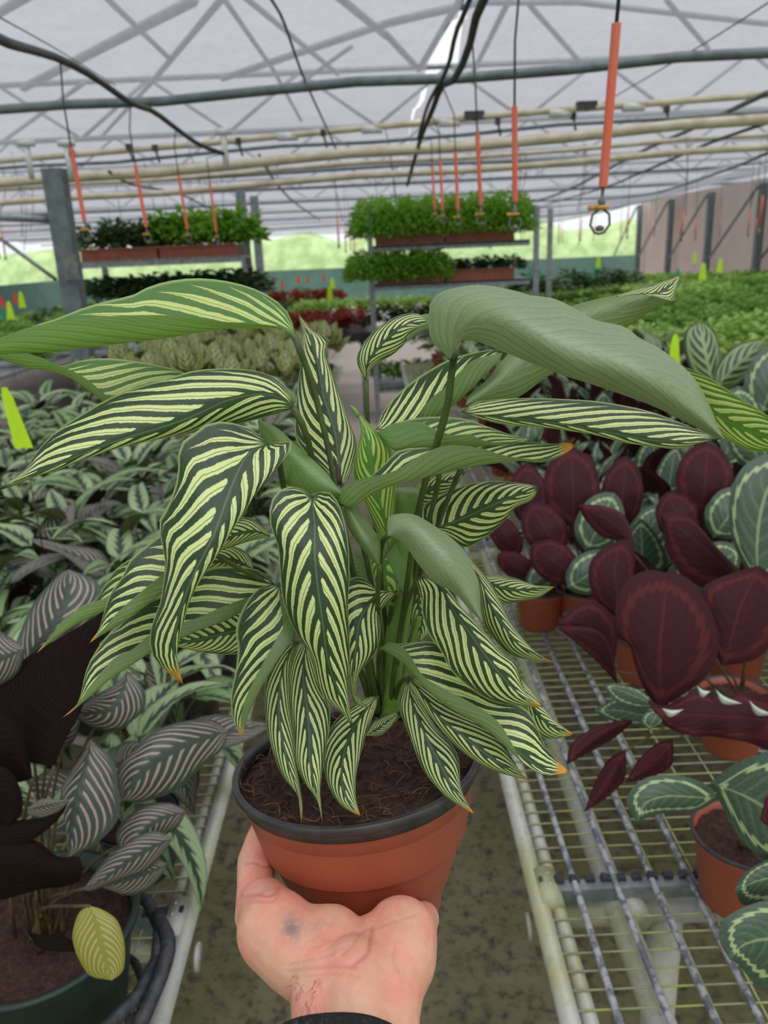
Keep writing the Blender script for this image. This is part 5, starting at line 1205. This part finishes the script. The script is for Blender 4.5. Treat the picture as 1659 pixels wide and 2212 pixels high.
tleaf([(492, 1580), (463, 1556), (409, 1556), (344, 1574), (307, 1600), (289, 1621), (262, 1645), (250, 1680), (262, 1728)], [(492, 1580), (440, 1595), (376, 1619), (320, 1655), (285, 1695), (262, 1728)], [(492, 1580), (483, 1616), (439, 1653), (392, 1700), (345, 1722), (300, 1733), (262, 1730)],
      [1.08, 1.03, 1.0, .99], .015, .015, **O)
tleaf([(197, 1602), (176, 1631), (150, 1672), (132, 1703), (135, 1744), (144, 1788), (146, 1825), (150, 1850)], [(197, 1602), (188, 1640), (176, 1690), (163, 1740), (152, 1800), (150, 1850)], [(197, 1602), (232, 1628), (251, 1663), (254, 1694), (260, 1725), (257, 1763), (238, 1794), (201, 1826), (150, 1850)],
      [.98, .95, .93], .012, .012, **O)
tleaf([(402, 1754), (370, 1735), (313, 1738), (270, 1769), (251, 1801), (257, 1832), (272, 1848)], [(402, 1754), (350, 1768), (310, 1795), (272, 1848)], [(402, 1754), (385, 1785), (354, 1806), (313, 1835), (272, 1850)], [1.02, 1.0, .98], .01, .01, **O)
tleaf([(372, 1808), (330, 1795), (280, 1815), (235, 1848), (210, 1878), (182, 1918)], [(372, 1812), (330, 1830), (280, 1858), (230, 1895), (182, 1921)], [(372, 1815), (351, 1845), (313, 1882), (260, 1901), (201, 1924), (182, 1924)], [.99, .97, .95], .008, .008, **O)
tleaf([(362, 1866), (335, 1855), (290, 1868), (250, 1890), (222, 1912)], [(362, 1868), (320, 1885), (270, 1902), (222, 1915)], [(362, 1872), (340, 1902), (313, 1925), (270, 1934), (222, 1918)], [1.0, .985, .97], .006, .006, **O)
tleaf([(-60, 1830), (0, 1815), (75, 1815), (125, 1850), (169, 1850), (178, 1872)], [(-60, 1880), (0, 1875), (75, 1870), (130, 1880), (178, 1876)], [(-60, 1950), (0, 1945), (55, 1930), (94, 1920), (140, 1915), (169, 1905), (178, 1880)], [.86, .87, .88], .015, .01, face=-1, **O)
tleaf([(-50, 1660), (0, 1655), (30, 1675), (48, 1720), (45, 1760), (20, 1788)], [(-50, 1720), (-20, 1715), (10, 1735), (20, 1788)], [(-50, 1790), (-30, 1790), (-5, 1790), (20, 1790)], [.88, .88, .88], .01, .01, face=-1, **O)
tleaf([(-40, 1800), (20, 1775), (80, 1766), (115, 1742), (150, 1727)], [(-40, 1830), (30, 1800), (80, 1785), (120, 1760), (150, 1728)], [(-40, 1860), (30, 1835), (85, 1805), (130, 1765), (150, 1730)], [.87, .88, .89], .01, .0, face=-1, **O)
tleaf([(60, 1745), (90, 1725), (125, 1727), (150, 1727)], [(60, 1750), (95, 1742), (125, 1735), (150, 1729)], [(60, 1760), (92, 1768), (125, 1755), (150, 1731)], [.89, .885, .885], .003, .003, **O)
tleaf([(194, 1957), (219, 1964), (251, 1986), (266, 2023), (270, 2061), (265, 2098), (242, 2118)], [(194, 1957), (208, 1995), (222, 2050), (242, 2118)], [(194, 1957), (171, 1971), (157, 2014), (160, 2045), (172, 2075), (196, 2108), (242, 2118)], [.84, .825, .82], .008, .008, tip=0, young=.95, **O)
tleaf([(42, 1975), (60, 2010), (100, 2020), (140, 2022), (178, 2050)], [(42, 1978), (70, 2030), (110, 2038), (150, 2042), (182, 2052)], [(42, 1982), (80, 2045), (120, 2055), (155, 2056), (182, 2054)], [.86, .85, .84], .01, -.004, face=-1, **O)
tleaf([(100, 1560), (95, 1530), (120, 1500), (170, 1480)], [(105, 1600), (130, 1560), (150, 1520), (170, 1480)], [(110, 1640), (160, 1600), (175, 1540), (170, 1480)], [1.02, 1.03, 1.05], .01, .01, **O)
tleaf([(-60, 1560), (-20, 1540), (30, 1560), (60, 1620), (70, 1680)], [(-60, 1600), (-20, 1610), (20, 1640), (70, 1680)], [(-60, 1680), (0, 1690), (40, 1690), (70, 1682)], [.92, .92, .93], .01, .01, face=-1, **O)
tleaf([(250, 1640), (255, 1610), (290, 1600), (340, 1620)], [(250, 1650), (290, 1640), (340, 1625)], [(250, 1660), (300, 1680), (340, 1630)], [1.1, 1.1, 1.1], .01, .01, **O)
so_ = cl_+V((0, 0, -.03))
for x, y, d in ((117, 1655, .93), (50, 1440, 1.02), (490, 1580, 1.08), (150, 1850, .93), (400, 1756, 1.02), (276, 1452, 1.02), (148, 1556, 1.0), (182, 1920, .95), (70, 1682, .93), (362, 1868, 1.0), (194, 1957, .84), (20, 1790, .88), (105, 1600, 1.02)):
    a = P(x, y, d); b = so_+V((R.uniform(-.02, .025), R.uniform(-.02, .02), 0)); md_ = a.lerp(b, .5)+V((0, 0, .015)); md_.x = md_.x*.5+b.x*.5
    MB().tube(sample([a, md_, b], 12), [.0018, .0026], 8).build('stalk', M['stem_dark'], op)
for k in range(4):
    b = so_+V((.03*math.cos(k*1.7), .03*math.sin(k*1.7), 0)); MB().tube(sample([b, b+V((.005, 0, .05)), b+V((.012, .004, .11))], 8), [.004, .003, .001], 8).build('young_shoot', M['stem_dark'], op)
# black carry tray under the green pot
tray_ = empty('carry_tray', (cl_.x, cl_.y, .70)); tag(tray_, 'black moulded plastic carry tray under the dark green pot at the lower left', 'tray')
def strap(pts, w_, name='strap'):
    q = sample(pts, 18); m = MB(); m.tube(q, w_, 8); return m.build(name, M['trayblack'], tray_)
def ringpts(c, r, z, a0, a1, n=14): return [V((c.x+r*math.cos(a0+(a1-a0)*i/(n-1)), c.y+r*math.sin(a0+(a1-a0)*i/(n-1)), z)) for i in range(n)]
strap(ringpts(cl_, rl*1.16, .790, 0, 2*PI, 30), .009, 'rim_ring')
strap(ringpts(cl_, rl*.9, .705, 0, 2*PI, 30), .006, 'base_ring')
for k in range(8):
    a = k*PI/4+.3; d = V((math.cos(a), math.sin(a), 0)); c0 = V((cl_.x, cl_.y, 0))
    strap([c0+d*rl*1.17+V((0, 0, .790)), c0+d*rl*1.10+V((0, 0, .75)), c0+d*rl*.92+V((0, 0, .706))], .0065, 'rib')
strap([V((cl_.x, cl_.y, 0))+V((rl*1.0, rl*.6, .79)), V((cl_.x, cl_.y, 0))+V((rl*1.28, 0, .80)), V((cl_.x, cl_.y, 0))+V((rl*1.1, -rl*.8, .77)), V((cl_.x, cl_.y, 0))+V((rl*.8, -rl*1.25, .715))], .010, 'side_arm')

# right: plant in the near terracotta pot
cr2 = PZ(1612, 1795, .822)
rp = empty('ringed_plant', (cr2.x, cr2.y, .70)); tag(rp, 'ringed-leaf plant in the terracotta pot nearest the camera on the right bench', 'plant')
pot_at(cr2, 112/F*(cr2-CAM).dot(FW), .122, 'terracotta', 'rimblack', rp)
Q = dict(parent=rp, mat='rose')
tleaf([(1552, 1724), (1528, 1696), (1477, 1677), (1417, 1675), (1377, 1691), (1354, 1723), (1358, 1745), (1376, 1776)], [(1552, 1724), (1500, 1722), (1440, 1720), (1395, 1735), (1376, 1776)], [(1552, 1724), (1516, 1748), (1470, 1755), (1437, 1756), (1397, 1767), (1376, 1776)], [.99, .97, .96, .955], .012, .012, **Q)
tleaf([(1536, 1690), (1576, 1656), (1636, 1630), (1720, 1625), (1800, 1700)], [(1536, 1690), (1610, 1720), (1680, 1760), (1760, 1800)], [(1536, 1690), (1564, 1751), (1596, 1807), (1636, 1846), (1700, 1865), (1760, 1850)], [.99, .95, .93, .92], .012, .012, **Q)
tleaf([(1750, 1850), (1690, 1850), (1640, 1865), (1605, 1890), (1588, 1920)], [(1750, 1900), (1680, 1895), (1630, 1905), (1590, 1925)], [(1750, 1950), (1690, 1960), (1640, 1955), (1605, 1955), (1590, 1930)], [.93, .92, .92], .01, .01, **Q)
tleaf([(1770, 1950), (1659, 1945), (1588, 1969), (1556, 1997), (1556, 2037), (1575, 2070)], [(1770, 2040), (1690, 2030), (1640, 2030), (1600, 2045), (1575, 2072)], [(1770, 2130), (1700, 2140), (1640, 2134), (1596, 2085), (1580, 2075)], [.90, .885, .88], .012, .012, **Q)
tleaf([(1640, 1770), (1650, 1740), (1659, 1720), (1720, 1700)], [(1645, 1775), (1670, 1760), (1720, 1740)], [(1650, 1780), (1680, 1790), (1720, 1780)], [.9, .9, .9], .004, .004, face=-1, **Q)
sr = cr2+V((0, 0, -.02))
for x, y, d in ((1552, 1724, .99), (1537, 1690, .99), (1750, 1900, .93), (1770, 2040, .9)):
    a = P(x, y, d); b = sr+V((R.uniform(-.012, .012), R.uniform(-.01, .01), 0)); MB().tube(sample([a, a.lerp(b, .5)+V((.005, 0, .01)), b], 10), [.0018, .003], 8).build('stalk', M['stem_dark'], rp)
# right: the plant with the big upright purple leaf backs
cb = V((.66, 1.34, .815)); rb_ = empty('purple_backed_plant', (cb.x, cb.y, .70)); tag(rb_, 'plant with big upright wine-purple leaf backs right of the grey hoses', 'plant')
pot_at(cb, .07, .118, 'terracotta', 'rimblack', rb_)
B_ = dict(parent=rb_, mat='rose')
tleaf([(1425, 1532), (1396, 1497), (1374, 1447), (1360, 1396), (1336, 1370), (1329, 1317), (1342, 1273), (1370, 1243), (1407, 1231), (1439, 1237)], [(1425, 1532), (1425, 1470), (1426, 1389), (1434, 1317), (1439, 1237)], [(1425, 1532), (1475, 1501), (1522, 1465), (1547, 1425), (1552, 1371), (1533, 1317), (1500, 1262), (1460, 1236), (1439, 1237)],
      [1.16, 1.15, 1.15, 1.17], .015, .015, face=-1, **B_)
tleaf([(1345, 1348), (1327, 1331), (1291, 1302), (1273, 1262), (1273, 1219), (1298, 1187), (1342, 1165)], [(1345, 1348), (1335, 1290), (1328, 1230), (1342, 1165)], [(1345, 1348), (1365, 1290), (1371, 1208), (1367, 1172), (1342, 1165)], [1.3, 1.3, 1.32], .015, .015, face=-1, **B_)
tleaf([(1372, 1200), (1340, 1170), (1300, 1160), (1262, 1120), (1250, 1092)], [(1372, 1200), (1345, 1150), (1310, 1120), (1250, 1092)], [(1372, 1200), (1365, 1150), (1345, 1110), (1300, 1092), (1250, 1090)], [1.42, 1.42, 1.42], .012, .012, face=-1, **B_)
tleaf([(1610, 1262), (1526, 1270), (1470, 1240), (1440, 1180), (1426, 1112)], [(1610, 1262), (1560, 1220), (1500, 1165), (1426, 1112)], [(1610, 1262), (1601, 1235), (1547, 1180), (1500, 1125), (1472, 1106), (1426, 1110)], [1.33, 1.33, 1.35], .015, .015, face=-1, **B_)
tleaf([(1560, 1440), (1530, 1380), (1516, 1310), (1518, 1270), (1550, 1250), (1600, 1232), (1640, 1222)], [(1560, 1440), (1580, 1380), (1600, 1310), (1640, 1222)], [(1560, 1440), (1640, 1420), (1690, 1350), (1700, 1270), (1640, 1222)], [1.22, 1.22, 1.24], .02, .02, face=-1, **B_)
tleaf([(1325, 1450), (1290, 1400), (1240, 1370), (1206, 1350)], [(1325, 1450), (1290, 1370), (1260, 1345), (1206, 1348)], [(1325, 1450), (1335, 1360), (1313, 1318), (1277, 1297), (1240, 1309), (1206, 1346)], [1.28, 1.27, 1.27], .012, .012, face=-1, **B_)
tleaf([(1335, 1480), (1320, 1400), (1290, 1360), (1240, 1352), (1206, 1352)], [(1335, 1480), (1300, 1400), (1260, 1372), (1206, 1356)], [(1335, 1480), (1290, 1430), (1240, 1385), (1206, 1358)], [1.26, 1.25, 1.25], .006, .006, face=-1, **B_)
tleaf([(1700, 1480), (1640, 1500), (1600, 1495), (1550, 1510), (1500, 1490), (1440, 1525), (1400, 1510)], [(1700, 1560), (1600, 1550), (1500, 1545), (1440, 1545), (1400, 1515)], [(1700, 1640), (1600, 1600), (1500, 1590), (1440, 1570), (1400, 1518)], [1.08, 1.1, 1.12], .02, .0, face=-1, wav=.006, **B_)
tleaf([(1365, 1552), (1320, 1560), (1270, 1578), (1232, 1610), (1224, 1648)], [(1365, 1556), (1310, 1580), (1260, 1615), (1224, 1650)], [(1365, 1562), (1330, 1592), (1280, 1622), (1224, 1652)], [1.17, 1.16, 1.15], .02, .02, face=-1, **B_)
tleaf([(1352, 1618), (1315, 1640), (1285, 1690), (1262, 1754)], [(1352, 1622), (1328, 1665), (1298, 1712), (1262, 1754)], [(1352, 1626), (1350, 1680), (1315, 1720), (1262, 1755)], [1.14, 1.13, 1.12], .02, .02, face=-1, **B_)
tleaf([(1455, 1595), (1420, 1605), (1380, 1640), (1352, 1688)], [(1455, 1605), (1425, 1635), (1390, 1665), (1352, 1688)], [(1455, 1620), (1450, 1655), (1400, 1682), (1352, 1690)], [1.12, 1.12, 1.12], .015, .015, face=-1, **B_)
tleaf([(1425, 1530), (1380, 1490), (1330, 1480), (1302, 1478)], [(1425, 1530), (1380, 1508), (1340, 1492), (1302, 1480)], [(1425, 1530), (1380, 1530), (1330, 1515), (1302, 1482)], [1.14, 1.15, 1.17], .004, .004, **B_)
tleaf([(1430, 1532), (1400, 1520), (1340, 1505), (1285, 1530)], [(1430, 1536), (1390, 1545), (1340, 1535), (1285, 1535)], [(1430, 1540), (1390, 1565), (1330, 1560), (1285, 1540)], [1.16, 1.17, 1.2], .004, .004, **B_)
tleaf([(1425, 1532), (1395, 1540), (1385, 1560), (1400, 1575)], [(1425, 1532), (1415, 1550), (1400, 1575)], [(1425, 1532), (1430, 1560), (1400, 1577)], [1.12, 1.11, 1.11], .003, .003, **B_)
# big ringed leaf at the right edge
tleaf([(1640, 1275), (1600, 1210), (1578, 1150), (1575, 1090), (1590, 1030), (1630, 990), (1700, 970)], [(1640, 1275), (1635, 1180), (1650, 1080), (1700, 970)], [(1640, 1275), (1700, 1250), (1760, 1150), (1760, 1040), (1700, 970)], [1.25, 1.24, 1.26], .015, .015, **B_)
sb = cb+V((0, 0, -.02))
for x, y, d in ((1425, 1532, 1.16), (1345, 1348, 1.3), (1372, 1200, 1.42), (1610, 1262, 1.33), (1560, 1440, 1.22), (1325, 1450, 1.28), (1365, 1556, 1.17), (1352, 1622, 1.14), (1455, 1605, 1.12), (1640, 1275, 1.25), (1650, 1560, 1.09)):
    a = P(x, y, d); b = sb+V((R.uniform(-.02, .02), R.uniform(-.02, .02), 0)); MB().tube(sample([a, a.lerp(b, .5)+V((0, 0, .012)), b], 10), [.0016, .0026], 8).build('stalk', M['stem_dark'], rb_)
for a_, b_, c_ in (((1505, 1482), (1520, 1498), (1535, 1494)), ((1545, 1488), (1566, 1512), (1604, 1520)), ((1618, 1513), (1638, 1536), (1675, 1545)), ((1430, 1530), (1452, 1541), (1478, 1532))):
    up_ = [(a_[0], a_[1]), (b_[0], b_[1]-7), (c_[0], c_[1])]; dn_ = [(a_[0], a_[1]), (b_[0]-4, b_[1]+8), (c_[0], c_[1])]
    e_ = tleaf(up_, [a_, b_, c_], dn_, [1.075, 1.07, 1.075], .004, .004, mat='paleback', parent=rb_, name='curled_edge', nu=6, nv=12)
# upright leaf backs in the rows behind it, each on a plant of its own
ups = [((1238, 1140), (1232, 965), 62, 1.75, -1, 'wine-purple plant beside the far stretch of the grey hoses'), ((1335, 1150), (1352, 985), 46, 1.85, -1, 'wine-purple plant behind the big upright leaf backs'), ((1515, 1110), (1528, 955), 62, 1.7, -1, 'wine-purple plant left of the large ringed leaf'), ((1150, 1140), (1135, 1000), 40, 2.05, -1, 'wine-purple plant nearest the aisle among the second rows'),
       ((1640, 900), (1700, 740), 60, 1.9, 1, 'ringed-leaf plant at the right margin below the lime tag')]
for (bx, by), (tx, ty), wd, d, fc, lb in ups:
    pb = PZ(bx+15, by+210, .70); e = empty('purple_backed_plant', (pb.x, pb.y, .70)); tag(e, lb, 'plant')
    c_ = V((pb.x, pb.y, .81)); pot_at(c_, .066, .11, 'terracotta', 'rimblack', e)
    ax = V((tx-bx, ty-by)); pr = V((-ax.y, ax.x)).normalized()
    for k, (dx, dy, s, f2) in enumerate(((0, 0, 1, fc), (-70, 60, .75, fc), (65, 50, .8, 1), (20, 110, .7, fc), (-30, 130, .7, 1))):
        an = (0, .5, -.5, .9, -1.0)[k]*(-1); ca_, sa_ = math.cos(an), math.sin(an); ax2 = V((ax.x*ca_-ax.y*sa_, ax.x*sa_+ax.y*ca_))*s; pr2 = V((-ax2.y, ax2.x)).normalized()
        b0 = V((bx+dx*.4, by+dy)); w2 = wd*s
        fr = lambda u, v: (b0.x+ax2.x*u+pr2.x*v*w2, b0.y+ax2.y*u+pr2.y*v*w2)
        prof = [(0, 0), (.08, .5), (.25, .88), (.5, 1), (.75, .85), (.93, .45), (1, 0)]; dd = d-.02*k
        tleaf([fr(u, -v) for u, v in prof], [fr(0, 0), fr(.35, .05), fr(.7, .03), fr(1, 0)], [fr(u, v) for u, v in prof], [dd, dd-.01, dd+.03], .02, .02, face=f2, mat='rose', parent=e, wav=.003)
        a = P(b0.x, b0.y, dd); b = c_+V((R.uniform(-.015, .015), 0, -.02)); MB().tube(sample([a, a.lerp(b, .5), b], 8), [.0015, .0024], 6).build('stalk', M['stem_dark'], e)
# two pale fishbone leaves under the lime tag at the right
e = empty('fishbone_plant', PZ(1590, 1000, .70)); tag(e, 'pale green plant with dark fishbone bars right of the lime tag', 'plant')
tleaf([(1545, 840), (1500, 810), (1478, 760), (1480, 715), (1510, 697)], [(1545, 840), (1530, 790), (1520, 740), (1510, 697)], [(1545, 840), (1555, 780), (1550, 730), (1530, 702), (1510, 697)], [2.0, 2.0, 2.02], .02, .02, mat='fishbone', parent=e)
tleaf([(1540, 845), (1550, 790), (1590, 745), (1655, 732)], [(1540, 845), (1580, 800), (1620, 765), (1655, 732)], [(1540, 845), (1590, 835), (1635, 790), (1655, 732)], [1.98, 1.98, 2.0], .02, .02, mat='fishbone', parent=e)
pot_at(V((e.location.x, e.location.y, .81)), .066, .11, 'terracotta', 'rimblack', e)
for x, y, d in ((1545, 840, 2.0), (1540, 845, 1.98)):
    a = P(x, y, d); b = V((e.location.x, e.location.y, .79)); MB().tube(sample([a, a.lerp(b, .5), b], 8), [.0015, .0024], 6).build('stalk', M['stem'], e)

# ------------------------------------------------------------------ tell look-alikes apart by their order from the left
bpy.context.view_layer.update()
same = {}
for o in C.objects:
    if o.parent is None and o.get('category'): same.setdefault(o['label'], []).append(o)
for lab, os_ in same.items():
    if 1 < len(os_) <= 20:
        os_.sort(key=lambda o: (o.matrix_world.translation if o.type == 'EMPTY' or o.location.length > 1e-6 else sum((V(c) for c in o.bound_box), V((0, 0, 0)))/8).x)
        for i, o in enumerate(os_): o['label'] = lab+', '+('leftmost' if i == 0 else 'rightmost' if i == len(os_)-1 else ORD[i]+' from the left')
